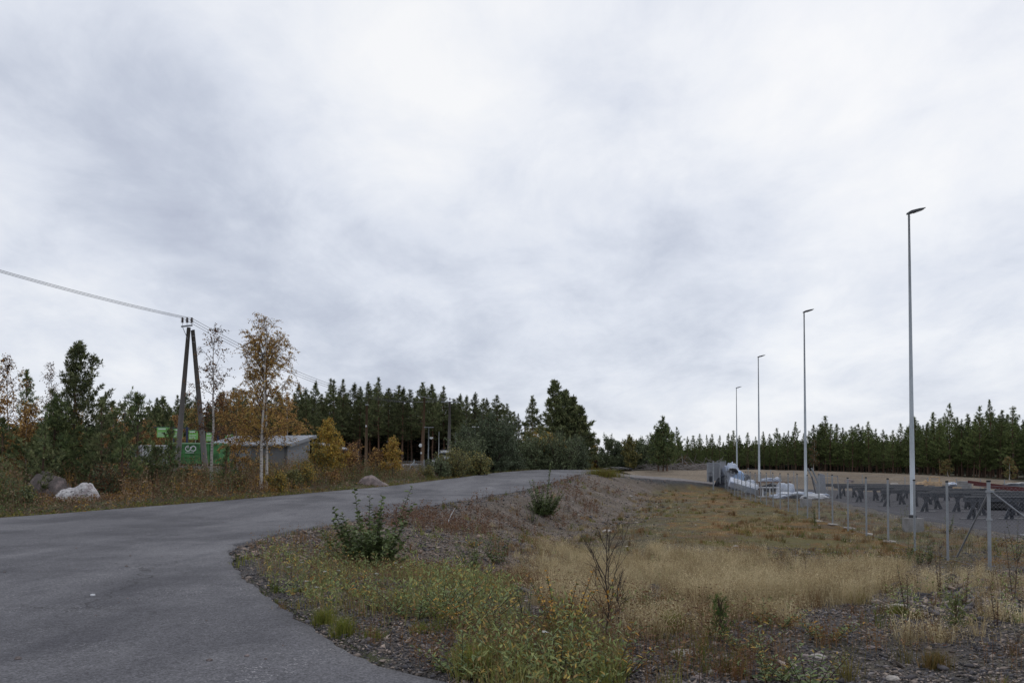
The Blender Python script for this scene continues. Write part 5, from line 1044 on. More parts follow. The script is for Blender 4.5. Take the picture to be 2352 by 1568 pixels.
for k, (px, Y) in enumerate(((2233, 37.5), (2250, 40.6), (2125, 43.9), (2150, 46.7), (2038, 50.1), (2068, 52.8), (1974, 56.6), (2008, 59.1), (1928, 63), (1960, 65.5), (1891, 69))):
    rack(px, Y, orders[k] + ' dark steel beam on splayed stands in the fenced yard', RK[k % 2], -1 if k % 2 == 0 else 1)
# ------------------------------------------------------------------ junk in the yard
def heap(name, loc, size, material, label, cat, seed, amp=.35, sub=4, kind='cloth', squash=1.0, group=None):
    import bmesh
    bm = bmesh.new(); bmesh.ops.create_icosphere(bm, subdivisions=sub, radius=1); g = np.random.default_rng(seed); off = g.uniform(0, 50, 3)
    V = np.array([v.co for v in bm.verts]); r = 1 + amp * ((fbm(V[:, 0] * 1.6 + off[0], V[:, 1] * 1.6 + V[:, 2] * 1.3 + off[1], seed, 3) - .5) * 2)
    if kind == 'cloth': r += amp * .9 * (.25 - np.abs(fbm(V[:, 0] * 3 + V[:, 2] * 3, V[:, 1] * 3 - V[:, 2] * 2, seed + 9, 3) - .5) * 2) + amp * .45 * (.2 - np.abs(fbm(V[:, 0] * 8 - V[:, 2] * 6, V[:, 1] * 8 + V[:, 2] * 5, seed + 19, 2) - .5) * 2)
    else: r += amp * .18 * (fbm(V[:, 0] * 5 + V[:, 2] * 4, V[:, 1] * 5 - V[:, 2] * 3, seed + 9, 3) - .5)
    V = V * r[:, None]; V[:, 2] = np.where(V[:, 2] < 0, V[:, 2] * .35, V[:, 2])
    for v, c in zip(bm.verts, V * np.array(size)): v.co = c
    me = bpy.data.meshes.new(name); bm.to_mesh(me); bm.free(); me.materials.append(material)
    me.polygons.foreach_set('use_smooth', [kind != 'rough'] * len(me.polygons))
    o = bpy.data.objects.new(name, me); COL.objects.link(o); o.location = loc; return tag(o, label, cat, group) if label else o
def yat(px, Y, dz=0.0): x = (px - 1176) / FPX * Y; return Vector((x, Y, tz(x, Y) + dz)) if x < yard_x(Y) else Vector((x, Y, float(yard_z(x)) + dz))
heap('plastic_heap', yat(1681, 76, .9), (.75, .7, 1.35), M['tarp_white'], 'crumpled white and black plastic on top of the heap by the gate', 'plastic', 11, .5)
heap('plastic_heap', yat(1693, 75, .75), (.6, .6, .95), M['tarp_blue'], 'light blue plastic sheet on the right side of the heap by the gate', 'plastic', 12, .5)
heap('rubble_heap', yat(1682, 76.5, .1), (1.5, 1.2, 1.5), M['darksteel'], 'dark core of the heap of packaging by the gate', 'rubbish heap', 13, .4, kind='rough')
heap('black_sheet', yat(1684, 75.2, 1.65), (.5, .35, .35), M['black'], 'black plastic between the white wraps on top of the heap', 'plastic', 14, .6)
heap('plastic_heap', yat(1703, 71, .45), (.9, .6, .55), M['tarp_blue'], 'blue film bundle lower down behind the slanting white sheet', 'plastic', 15, .5)
heap('plastic_heap', yat(1722, 70, .35), (.7, .6, 1.0), M['tarp_white'], 'white wrapped pack right of the blue film bundle', 'plastic', 16, .35)
o = MB(); o.box((0, 0, 0), (3.1, .9, .55)); sb = o.build('wrapped_board', M['tarp_white'], None, bevel=.06); sb.location = yat(1716, 68, .72); sb.rotation_euler = (.5, .30, -.1)
tag(sb, 'long slab wrapped in white plastic leaning down to the right by the third lamp post', 'wrapped slab')
sb.modifiers.new('sub', 'SUBSURF').levels = 0
tb = tag(empty('timber_table', yat(1776, 67)), 'brown timber frame table with steel parts lying under it', 'table')
MB().box((0, 0, 1.15), (2.7, .8, .10)).build('table_top', M['brownwood'], tb)
for sx in (-1.2, 1.2): MB().box((sx, -.3, .55), (.14, .14, 1.1)).build('leg', M['brownwood'], tb)
heap('scrap_pile', yat(1776, 67.8, .5), (1.2, .5, .5), M['darksteel'], 'dark tangled scrap piled under the brown timber table', 'scrap', 17, .6, kind='rough')
heap('white_bundle', yat(1760, 68.4, 1.25), (.6, .4, .28), M['tarp_white'], 'white bundle on the left end of the brown timber table', 'bundle', 18, .5)
heap('white_bundle', yat(1783, 68.4, 1.25), (.4, .35, .3), M['tarp_white'], 'small white bundle on the right end of the brown timber table', 'bundle', 19, .5)
wf = tag(empty('white_trestle', yat(1766, 64)), 'white steel trestle standing before the timber table', 'trestle'); f = MB()
f.box((0, 0, .82), (1.7, .5, .06)); f.box((0, 0, .1), (1.7, .5, .05)); f.build('rails', M['white'], wf)
for sx in (-.5, .05, .6): MB().box((sx, 0, .46), (.09, .1, .7)).build('leg', M['white'], wf)
for k, (px, Y, s) in enumerate(((1798, 66, .55), (1811, 65, .5))):
    heap('bulk_bag', yat(px, Y, .25), (s, s * .9, .95), M['tarp_white'], ['left', 'right'][k] + ' one of the two standing white bulk bags between the table and the loose film', 'bag', 20 + k, .22)
for k, (px, Y, a, b, c, mt) in enumerate(((1822, 63, 1.5, .7, .35, 'tarp_white'), (1841, 62, 1.2, .6, .4, 'tarp_white'), (1800, 62, 1.1, .5, .22, 'tarp_white'), (1865, 60, .9, .5, .28, 'white'), (1880, 61, .7, .4, .25, 'tarp_white'), (1830, 61, .5, .4, .2, 'darksteel'))):
    heap('film_pile', yat(px, Y, .08), (a, b, c), M[mt], ['largest spread pile of white film left of the second lamp post', 'crumpled film pile touching the second lamp post', 'flat film strip below the bulk bags', 'white scrap right of the second lamp post', 'small white scrap at the farthest steel rack', 'dark scrap between the film piles'][k], 'plastic', 30 + k, .6)
for k, (px, Y) in enumerate(((1812, 62.5), (1848, 61), (1876, 62))):
    o = MB()
    for j in range(4): o.box((0, .1 * j - .2, .10 + .06 * j), (2.2 - .2 * j, .07, .05), rz=.08 * (j - 1.5), ry=.03 * j)
    oo = o.build('metal_profiles', M['galv'], None); oo.location = yat(px, Y); tag(oo, ['bundle of steel profiles under the largest film pile', 'bundle of steel profiles by the second lamp post', 'bundle of steel profiles below the leaning rails'][k], 'steel profiles', 'steel profile bundles on the yard')
lr = tag(empty('leaning_rails', yat(1866, 60)), 'two long steel rails leaning up to the left beside the second lamp post', 'steel rails')
for k in (0, 1): MB().bar((-.35 + .28 * k, 0, 2.3), (.35 + .28 * k, .2, .9), .12, .06).build('rail', M['galv'], lr)
MB().bar((-.05, .05, 1.7), (.35, .1, 0), .07).build('support', M['darksteel'], lr); MB().bar((0, .1, 1.75), (1.9, .1, 1.72), .05).build('crossbar', M['galv_dull'], lr); MB().bar((1.9, .1, 1.75), (2.0, .1, 0), .05).build('support', M['galv_dull'], lr)
ch = MB(); ch.prism([(-.42, 0, 0), (.42, 0, 0), (.25, 0, 1.75), (-.12, 0, 1.85)], (0, 0, 0), (0, .5, 0)); co = ch.build('steel_hopper', M['galv_dull'], None, bevel=.02); co.location = yat(1887, 66, .1); tag(co, 'tapered grey steel hopper panel standing behind the farthest rack', 'steel panel')
# timber and rubbish on the right
def plank_pile(px, Y, n, L, mt, label, seed, h=.6, w=1.0, name='timber_pile', dz=0.0):
    g = np.random.default_rng(seed); o = MB()
    for k in range(n): o.box((g.uniform(-.3, .3) * L, g.uniform(-w, w) / 2, .08 + h * (k / n)), (L * g.uniform(.4, 1), g.uniform(.08, .22), g.uniform(.03, .09)), rz=g.normal(0, .25), ry=g.normal(0, .12))
    oo = o.build(name, M[mt], None); oo.location = yat(px, Y, dz); return tag(oo, label, 'timber pile')
plank_pile(2135, 72, 30, 3.6, 'greywood', 'low pile of grey timber scraps below the split pale wood', 41, .9)
heap('split_wood', yat(2122, 72.5, .75), (.75, .5, .55), M['rawwood'], 'pale torn insulation and splintered wood on the left of the timber pile', 'wood scrap', 42, .7, kind='rough')
pc = tag(empty('pallet_box', yat(2146, 72, .8)), 'pale wooden crate with a lifted frame on the timber pile', 'crate'); MB().box((0, 0, .3), (.95, .7, .55)).build('body', M['rawwood'], pc); f = MB()
for a in (-.42, .42): f.box((a, 0, .78), (.07, .07, .42))
f.box((0, 0, 1.0), (.9, .08, .08)); f.build('raised_frame', M['rawwood'], pc)
plank_pile(2165, 74, 26, 3.0, 'greywood', 'dark brushy heap of branches right of the pallet crate', 43, 1.0)
o = MB(); o.box((0, 0, 0), (.62, .6, .55)); oo = o.build('cardboard_box', M['rawwood'], None, bevel=.01); oo.location = yat(2200, 62, .75); tag(oo, 'light brown cardboard box behind the steel racks', 'box')
o = MB(); o.tube([(0, 0, 0), (0, 0, .95)], [.48, .5], 16); oo = o.build('fibre_drum', M['concrete'], None); oo.location = yat(2214, 62, .55); tag(oo, 'greyish beige drum beside the cardboard box', 'drum')
heap('white_bundle', yat(2188, 63, 1.15), (.5, .3, .22), M['tarp_white'], 'white and blue wrapping lying left of the drum', 'bundle', 44, .5)
for k, (x0, x1, Y, z0, z1) in enumerate(((2222, 2400, 52, 1.06, .62), (2235, 2420, 51, .90, .46))):
    a, b = wp(x0, Y), wp(x1, Y - 2); a.z, b.z = z0 + yard_z(a.x) + .45, z1 + yard_z(b.x) + .35; o = MB(); o.bar(a, b, .25, .17); oo = o.build('red_beam', M['redsteel'], None); tag(oo, ['upper', 'lower'][k] + ' one of the two long red primed beams stacked behind the racks', 'steel beam', 'red primed beams')
for k, (px, Y, a, b, c, z, mt, lab) in enumerate(((2310, 58, 2.2, 1.0, .75, .3, 'greywood', 'grey brown rubble heap behind the red beams near the right edge'), (2340, 60, 1.6, 1, .8, .6, 'darksteel', 'dark scrap heap at the right edge behind the racks'), (2330, 46, 2.0, .8, .75, .15, 'black', 'black netting bundle under the nearest rack at the right edge'), (2270, 64, 1.8, .8, .5, .3, 'greywood', 'low grey heap between the drum and the fence corner post'))):
    heap('scrap_heap', yat(px, Y, z), (a, b, c), M[mt], lab, 'scrap', 50 + k, .4, kind='rough')
for k, (px, Y, L, r) in enumerate(((2320, 57, 3.5, .10), (2345, 56, 2.6, .14), (2300, 59, 2.5, .08))):
    p = yat(px, Y, 1.15 - .1 * k); o = MB(); o.bar((-L / 2, 0, .1), (L / 2, 0, 0), r * 2, r); oo = o.build('plank', M['greywood'], None); oo.location = p; tag(oo, ['longest grey plank lying across the rubble near the right edge', 'thick grey plank at the right edge above the scrap', 'thin grey plank left of the rubble heap'][k], 'plank', 'planks on the rubble')
# pale plates on the yard margin, concrete strip at the right
o = MB(); o.box((0, 0, 0), (3.2, 2.0, .03)); oo = o.build('metal_plate', M['fascia'], None); oo.location = (17.9 + 1.4, 27.2, .03); oo.rotation_euler = (0, 0, -.1); tag(oo, 'pale grey plate lying on the yard edge near the fence corner post', 'plate')
# ------------------------------------------------------------------ power line
def insulator(o, p):
    q = MB(); q.tube([p, p + Vector((0, 0, .22))], .012, 6); pin = q.build('pin', M['galv_dull'], o); c = MB()
    pts, rad = [], []
    for k in range(3): pts += [p + Vector((0, 0, .18 + .09 * k)), p + Vector((0, 0, .20 + .09 * k)), p + Vector((0, 0, .245 + .09 * k))]; rad += [.04, .11, .05]
    pts.append(p + Vector((0, 0, .50))); rad.append(.06); c.tube(pts, rad, 12); c.build('insulator', M['ceramic'], o, smooth=True); return p + Vector((0, 0, .47))
YA = 50.0; base = at(403, YA); apex = Vector(((430.5 - 1176) / FPX * YA, YA, hz(752, YA)))
ap = tag(empty('power_pole', base), 'weathered wooden power pole with a slanting brace leg and three insulators', 'power pole')
loc = lambda v: Vector(v) - base
br = at(472, YA + .0); br.z -= .5
MB().tube([Vector((0, 0, -.5)), loc(apex)], [.19, .115], 12).build('main_pole', M['pole_wood'], ap, smooth=True)
MB().tube([loc(br) + Vector((0, .35, 0)), loc(apex) + Vector((.16, .22, -.15))], [.19, .12], 12).build('brace_pole', M['pole_wood'], ap, smooth=True)
cb = loc(apex) + Vector((0, 0, .10)); MB().bar(cb + Vector((-.43, -.10, -.06)), cb + Vector((.26, -.10, .02)), .09, .09).build('crossarm', M['galv_dull'], ap); MB().bar(cb + Vector((-.33, -.16, -.08)), cb + Vector((.0, -.16, -.85)), .03).build('strut', M['galv_dull'], ap)
for k in range(3): MB().tube([cb + Vector((.22, 0, -.25 - .38 * k)), cb + Vector((.38, 0, -.25 - .38 * k))], .02, 6).build('step_bolt', M['galv_dull'], ap)
MB().box(Vector((.03, -.19, 1.75)), (.26, .03, .17)).build('number_plate', M['white'], ap)
insA = [insulator(ap, cb + Vector((-.36 + .29 * k, -.10, 0))) + base for k in range(3)]
# concrete-grey pole in front of the wood
YB = 105.0; bB = at(1031, YB); topB = hz(922, YB)
pb = tag(empty('power_pole', bB), 'tall grey power pole with a cross-arm before the dark wood', 'power pole'); hB = topB - bB.z
MB().tube([(-.05, 0, -.3), (.12, 0, hB)], [.26, .15], 12).build('main_pole', M['pole_wood'], pb, smooth=True); MB().box((.12, 0, hB - .05), (2.3, .12, .12)).build('crossarm', M['galv_dull'], pb)
insB = [insulator(pb, Vector((-.8 + .92 * k, 0, hB))) + bB for k in range(3)]
YC = 150.0; bC = at(1206, YC); hC = hz(975, YC) - bC.z
pc_ = tag(empty('power_pole', bC), 'distant dark power pole with a short cross-arm between the two willow groups', 'power pole'); MB().tube([(0, 0, -.3), (0, 0, hC)], [.24, .16], 10).build('main_pole', M['pole_wood'], pc_); MB().box((0, 0, hC - .05), (2.8, .14, .14)).build('crossarm', M['galv_dull'], pc_)
insC = [insulator(pc_, Vector((-1.2 + 1.2 * k, 0, hC))) + bC for k in range(3)]
def span(a, b, sag, r, label, group):
    t = np.linspace(0, 1, 40)[:, None]; A, Bv = np.array(a), np.array(b); pts = A + (Bv - A) * t; pts[:, 2] -= 4 * sag * (t * (1 - t))[:, 0]
    V, Q = tubes(pts[None], np.full((1, 40), r), 4); return tag(mesh_np('power_cable', V, Q, M['wire'], smooth=True), label, 'cable', group)
ends = [Vector((-32.0 - .2 * k, 19.0 - .55 * k, 13.9 + .03 * k)) for k in range(3)]
nm3 = ['lowest', 'middle', 'uppermost']
for k in range(3):
    span(ends[k], insA[k], .75, .011, nm3[k] + ' cable from the left edge of the sky to the braced pole', 'cables coming in from the left')
    span(insA[k], insB[k], 2.3, .014, nm3[k] + ' cable sagging from the braced pole across the birches to the grey pole', 'cables over the birches')
    span(insB[k], insC[k], 1.8, .016, nm3[k] + ' thin cable from the grey pole into the willows', 'cables behind the willows')
# brown wooden poles, lamps and masts before the wood
def plain_pole(px, Y, top, r, mt, label, lean=0.0, cat='pole', name='wooden_pole'):
    b = at(px, Y); o = tag(empty(name, b), label, cat); h = hz(top, Y) - b.z; MB().tube([(0, 0, -.3), (lean * h, 0, h)], [r, r * .72], 10).build('shaft', M[mt], o, smooth=True); return o, h
o, h = plain_pole(840, 80, 932, .16, 'pole_brown', 'brown wooden pole without wires right of the yellow birches', .012); MB().box((.012 * h, 0, h + .12), (.30, .2, .14)).build('cap', M['fascia'], o); MB().box((.012 * h * .6, -.14, h * .72), (.12, .08, .18)).build('bracket', M['white'], o)
o, h = plain_pole(970, 85, 912, .15, 'pole_brown', 'brown wooden pole with dish antennas and a forked lamp top', .025)
MB().bar((.2, 0, h), (-.65, 0, h + .18), .09, .07).build('lamp_arm', M['galv_dull'], o); MB().bar((.2, 0, h), (1.0, 0, h - .14), .09, .07).build('lamp_arm', M['galv_dull'], o)
for (dx_, dz_, r) in ((-.38, -6.3 + h * 0, .20), (-.30, -7.1, .11)):
    MB().tube([(.2 + dx_, -.10, h + dz_ + 1.2), (.2 + dx_, .02, h + dz_ + 1.2), (.2 + dx_, .14, h + dz_ + 1.2)], [r * .8, r, r * .4], 16).build('dish_antenna', M['white'], o)
o, h = plain_pole(983, 80, 981, .075, 'galv', 'grey steel yard lamp with two short arms and a camera', .014, 'lamp post', 'yard_lamp'); t_ = .014 * h
MB().box((t_, 0, h), (.95, .18, .07)).build('lamp_head', M['fascia'], o); MB().box((t_ + .26, -.05, h - 1.05), (.34, .18, .14)).build('camera', M['white'], o); MB().tube([(t_ + .26, -.05, h - 1.2), (t_ + .26, -.05, h - 1.05)], [.05, .12], 10).build('camera_dome', M['white'], o)
o, h = plain_pole(1091, 96, 980, .06, 'galv', 'yard lamp whose head shows above the left flank of the large willow', 0, 'lamp post', 'yard_lamp'); MB().box((.1, 0, h), (.9, .2, .09)).build('lamp_head', M['white'], o)
plain_pole(1007, 92, 991, .045, 'white', 'white flagpole left of the grey power pole', .012, 'flagpole', 'flagpole'); plain_pole(1045.5, 92, 991, .04, 'fascia', 'thin white flagpole right of the grey power pole', .004, 'flagpole', 'flagpole')
plain_pole(1162, 110, 1022, .07, 'galv', 'short grey post showing between the large willow and the distant pole', 0, 'post', 'post')
o, h = plain_pole(996, 74, 1056, .045, 'white', 'white post with a meter box and tilted panel by the fence', 0, 'post', 'meter_post'); MB().box((.02, -.08, h - .25), (.28, .18, .45)).build('meter_box', M['white'], o); MB().box((.3, -.02, h + .06), (.45, .25, .04), ry=.35).build('tilted_panel', M['fascia'], o)
# street lamp far left
o, h = plain_pole(285, 88, 914, .09, 'pole_wood', 'wooden street lamp with a flat head above the left pines', .004, 'lamp post', 'street_lamp'); MB().box((.35, 0, h + .06), (.75, .22, .13), ry=-.1).build('lamp_head', M['lampgrey'], o); MB().box((-.12, 0, h + .03), (.3, .06, .05)).build('arm', M['lampgrey'], o)
# kiosk behind the grey pole
kb = at(1030, 90); kz = hz(1060, 90)
k_ = tag(empty('kiosk', kb), 'small dark kiosk with white sign boards behind the grey power pole', 'kiosk'); zz = kz - kb.z
MB().box((0, 0, zz / 2 + .45), (1.55, 1.2, zz + .9)).build('body', M['darksteel'], k_); MB().box((0, -.1, zz + 1.0), (2.0, 1.6, .10)).build('roof', M['galv_dull'], k_)
MB().box((-.1, -.66, zz + .80 + .35), (1.45, .06, .22)).build('sign_board', M['white'], k_); s_ = MB().box((-.05, -.66, zz + .45), (1.2, .06, .40)).build('sign_board', M['white'], k_); MB().box((.38, -.70, zz + .47), (.28, .03, .22)).build('green_patch', M['green_light'], s_); MB().box((.0, 0, zz + 1.35), (1.5, .9, .05)).build('upper_roof', M['darksteel'], k_)
# chain link fence behind the verge, with brace
lf = tag(empty('roadside_fence', at(951, 72)), 'chain link fence with a slanting brace before the silver car', 'fence')
A1 = at(951.5, 72); lo_ = lf.location
fd = []
for px, Y in ((951.5, 72), (974, 78), (995, 83), (1015, 88), (905, 80), (862, 88)): fd.append(at(px, Y))
for p in fd: MB().tube([p - lo_, p - lo_ + Vector((0, 0, hz(1055, p.y) - p.z if p.y < 79 else 2.0))], .045, 8).build('post', M['galv'], lf)
t0 = hz(1056, 72) - A1.z
q = at(925, 69.5); MB().tube([A1 - lo_ + Vector((0, 0, t0 - .1)), Vector(q) - lo_ + Vector((0, 0, .05))], .035, 8).build('brace', M['galv'], lf)
for (a, b) in ((fd[0], fd[3]), (fd[0], fd[5])):
    a2, b2 = np.array(a)[:2], np.array(b)[:2]; Ln = np.linalg.norm(b2 - a2); fence_mesh(lf, a2, (b2 - a2) / Ln, Ln, .16, 1.6, .0035, 'mesh_net'); top_wire(lf, a2, b2, 10, 1.62, .008)
# ------------------------------------------------------------------ silver car
cp = at(957, 88); car = tag(empty('parked_car', cp, math.radians(28)), 'silver car parked beyond the chain link fence, only its upper half in sight', 'car')
prof = [(-2.1, .35), (-2.15, .75), (-2.05, .98), (-1.75, 1.40), (-.4, 1.47), (.35, 1.38), (1.0, .98), (1.9, .85), (2.12, .62), (2.12, .32)]
b_ = MB(); b_.prism([(x, -.86, z) for x, z in prof], (0, 0, 0), (0, 1.72, 0)); b_.build('body', M['silverp'], car, bevel=.09)
for sg in (-1, 1): MB().prism([(-1.6, sg * .865, 1.0), (-1.5, sg * .84, 1.36), (-.4, sg * .84, 1.41), (.25, sg * .84, 1.32), (.75, sg * .865, 1.0)], (0, 0, 0), (0, .01 * sg, 0)).build('side_window', M['glass'], car)
MB().prism([(-2.07, -.72, 1.02), (-2.07, .72, 1.02), (-1.83, .66, 1.36), (-1.83, -.66, 1.36)], (0, 0, 0), (-.02, 0, .0)).build('rear_window', M['glass'], car)
MB().prism([(.50, -.68, 1.33), (.50, .68, 1.33), (1.02, .74, 1.0), (1.02, -.74, 1.0)], (0, 0, 0), (.02, 0, .02)).build('windscreen', M['glass'], car)
for x in (-1.3, 1.35):
    for sg in (-1, 1):
        w = MB().tube([(x, sg * .88, .32), (x, sg * .66, .32)], .32, 18).build('wheel', M['rubber'], car); MB().tube([(x, sg * .89, .32), (x, sg * .87, .32)], .19, 14).build('rim', M['galv'], w)
for sg in (-1, 1): MB().box((-2.12, sg * .7, .85), (.08, .22, .16)).build('tail_lamp', M['redsteel'], car)
# ------------------------------------------------------------------ shed
fr = Vector(((660 - 1176) / FPX * 64, 64, 0)); ang = math.radians(-10)
z0 = hz(1080, 64); sh = tag(empty('storage_shed', (fr.x, fr.y, z0), ang), 'grey clad shed with a mono pitch sheet metal roof behind the birches', 'shed')
W_, D_, hf_, hb_ = 6.6, 4.2, hz(1020, 64) - z0, hz(1003, 68) - z0
wl_ = MB(); wl_.prism([(-W_, 0, .25), (0, 0, .25), (0, 0, hf_), (-W_, 0, hf_)], (0, 0, 0), (0, .12, 0)); 
wl_.build('front_wall', M['clad'], sh)
MB().prism([(0.003, .003, .25), (0.003, D_, .25), (0.003, D_, hb_ - .02), (0.003, .003, hf_ - .02)], (0, 0, 0), (-.12, 0, 0)).build('end_wall', M['fascia'], sh)  # paler than the front wall: the front's shade is put into the colours
MB().prism([(-W_ - .003, 0.13, .25), (-W_ - .003, D_, .25), (-W_ - .003, D_, hb_ - .02), (-W_ - .003, .13, hf_ - .02)], (0, 0, 0), (.12, 0, 0)).build('end_wall', M['clad'], sh); MB().prism([(-W_ + .13, D_ - .12, .25), (-.13, D_ - .12, .25), (-.13, D_ - .12, hb_ - .05), (-W_ + .13, D_ - .12, hb_ - .05)], (0, 0, 0), (0, .1, 0)).build('back_wall', M['clad'], sh)
b_ = MB()
n = int((hf_ - .3) / .16)
for k in range(n): b_.box((-W_ / 2, -.004, .33 + .16 * k), (W_ - .02, .012, .135), rx=.06)
b_.build('cladding_boards', M['clad'], sh); b_ = MB()
for k in range(int((hb_ - .35) / .16)):
    z = .33 + .16 * k; y0 = 0.02 if z < hf_ - .1 else (z - hf_ + .12) / (hb_ - hf_) * D_; 
    if D_ - y0 > .2: b_.box((.008, (y0 + D_) / 2, z), (.014, D_ - y0 - .02, .135))
b_.build('cladding_boards', M['fascia'], sh)  # end wall boards repeat the lighter tone, lit side painted in
MB().box((-W_ / 2, D_ / 2, .1), (W_ + .1, D_ + .1, .3)).build('plinth', M['concrete'], sh)
rf = MB(); rs = (hb_ - hf_) / D_; rf.prism([(-W_ - .35, -.45, hf_ - .45 * rs + .02), (.42, -.45, hf_ - .45 * rs + .02), (.42, D_ + .4, hb_ + .4 * rs + .02), (-W_ - .35, D_ + .4, hb_ + .4 * rs + .02)], (0, 0, 0), (0, 0, .07)); roof = rf.build('roof', M['tinroof'], sh)
sm = MB()
for k in range(15): x = -W_ - .3 + k * (W_ + .68) / 14; sm.bar((x, -.44, hf_ - .45 * rs + .10), (x, D_ + .38, hb_ + .38 * rs + .10), .04, .05)
sm.build('standing_seams', M['tinroof'], roof); MB().bar((.44, -.45, hf_ - .45 * rs - .04), (.44, D_ + .4, hb_ + .4 * rs - .04), .04, .22).build('fascia', M['fascia'], roof); MB().bar((-W_ - .35, -.49, hf_ - .45 * rs), (.42, -.49, hf_ - .45 * rs), .08, .10).build('gutter', M['galv_dull'], roof)
MB().tube([(-.15, -.10, hf_ - .1), (-.15, -.10, .1)], .045, 8).build('downpipe', M['darksteel'], sh)
MB().box((-3.6, -.03, 1.15), (1.0, .05, 1.9)).build('door', M['galv_dull'], sh)
lt = tag(empty('open_shelter', (fr.x + 1.5, 71.5, hz(1078, 71.5)), ang), 'open dark lean-to roof showing behind the right end of the shed', 'shelter')
MB().prism([(-1.5, 0, 2.35), (1.25, 0, 1.75), (1.25, 3, 1.75), (-1.5, 3, 2.35)], (0, 0, 0), (0, 0, .1)).build('roof', M['tinroof'], lt); MB().box((-.2, 2.8, 1.0), (2.4, .1, 2.0)).build('back_wall', M['darksteel'], lt)
for x in (-1.3, 1.1): MB().box((x, .1, 1.0 if x < 0 else .85), (.12, .12, 2.0 if x < 0 else 1.7)).build('post', M['pole_wood'], lt)
# ------------------------------------------------------------------ recycling skip, white container, sign boards, ramp
Ys = 60.0; x0, x1 = (393 - 1176) / FPX * Ys, (503 - 1176) / FPX * Ys; zb, zt = hz(1067.5, Ys), hz(1016.5, Ys); Ls, Hs = x1 - x0, zt - zb
sk = tag(empty('recycling_skip', (x0, Ys, zb)), 'large green steel skip with a white ring symbol beside the shed', 'skip')
MB().box((Ls / 2, 1.1, Hs / 2 + .05), (Ls, 2.2, Hs - .1)).build('body', M['green'], sk); r_ = MB(); r_.box((Ls / 2, -.03, Hs - .04), (Ls + .1, .12, .09)); r_.build('top_rim', mat('pale_green_rim', (.25, .42, .25), .6), sk)
rb = MB()
for x in np.linspace(.05, Ls - .05, 6): rb.box((x, -.04, Hs / 2), (.07, .08, Hs - .12))
rb.box((Ls / 2, -.035, Hs * .52), (Ls, .07, .07)); rb.box((Ls / 2, -.035, Hs * .37), (Ls, .07, .05)); rb.build('ribs', M['green'], sk)
MB().box((Ls / 2, .6, -.03), (Ls - .2, 1.2, .08)).build('skid', M['black'], sk)
lg = MB(); cx, cz, R = Ls * .36, Hs * .74, .21
def ring(mb, cx, cz, R, a0, a1, w=.05, n=22, teeth=0):
    pts = []
    for k in range(n):
        a, b = a0 + (a1 - a0) * k / n, a0 + (a1 - a0) * (k + 1.02) / n
        mb.prism([(cx + math.cos(a) * (R - w), -.088, cz + math.sin(a) * (R - w)), (cx + math.cos(b) * (R - w), -.088, cz + math.sin(b) * (R - w)), (cx + math.cos(b) * R, -.088, cz + math.sin(b) * R), (cx + math.cos(a) * R, -.088, cz + math.sin(a) * R)], (0, 0, 0), (0, .012, 0))
    for k in range(teeth): a = 6.283 * k / teeth; mb.box((cx + math.cos(a) * (R + .018), -.083, cz + math.sin(a) * (R + .018)), (.045, .012, .045), ry=-a)
ring(lg, cx, cz, R, math.radians(110), math.radians(395), .055); lg.box((cx, -.083, cz + .14), (.05, .012, .22)); ring(lg, cx + .40, cz, R * .92, math.radians(-150), math.radians(165), .05, teeth=12); lg.bar((cx + .13, -.083, cz - .10), (cx + .27, -.083, cz + .08), .012, .06)
lg.build('ring_symbol', M['white'], sk)
tx = MB()
for k in range(11): tx.box((cx - .16 + .058 * k, -.083, cz - .30), (.040, .012, .05))
tx.build('lettering_strip', M['white'], sk)
rp = MB(); rp.box((0, 0, 0), (7.0, 3.2, .9)); ro = rp.build('concrete_ramp', M['concrete'], None, bevel=.02); ro.location = (x0 + 2.6, Ys + 1.3, zb - .53); tag(ro, 'pale concrete loading ramp edge under the green skip', 'ramp')
wc = tag(empty('white_container', ((322 - 1176) / FPX * 61, 61, hz(1072, 61))), 'white ribbed container glimpsed behind the pines left of the green skip', 'container'); Hc = hz(1022, 61) - hz(1072, 61); Wc = (388 - 322) / FPX * 61
MB().box((Wc / 2, 1, Hc / 2), (Wc, 2, Hc)).build('body', M['white'], wc); f = MB()
for x in np.linspace(.1, Wc - .05, 9): f.box((x, -.03, Hc / 2), (.05, .06, Hc - .1))
f.build('ribs', M['fascia'], wc); f = MB(); f.box((Wc / 2, -.04, Hc - .04), (Wc, .09, .1)); f.build('top_rail', M['white'], wc)
for k in range(3): MB().box((Wc - .22 - .32 * k, -.07, Hc * .42), (.045, .04, Hc * .84)).build('lock_bar', M['black'], wc)
ws = tag(empty('white_wall_panel', ((290 - 1176) / FPX * 63, 63, hz(1078, 63))), 'pale panel wall glimpsed low between the left pines', 'wall panel'); MB().box((-.4, 0, .9), (3.0, .1, 1.9)).build('panel', M['fascia'], ws)
gsn = [(360, 388, 981, 1004, 'leftmost green sign board above the white container'), (398, 419, 984, 1005, 'second green sign board, crossed by the main leg of the braced pole'), (433, 454, 988, 1009, 'green sign board between the legs of the braced pole'), (473, 490, 993, 1013, 'green sign board left of the nearly bare birch'), (516, 536, 997, 1012, 'green sign board peeping over the left end of the shed roof')]
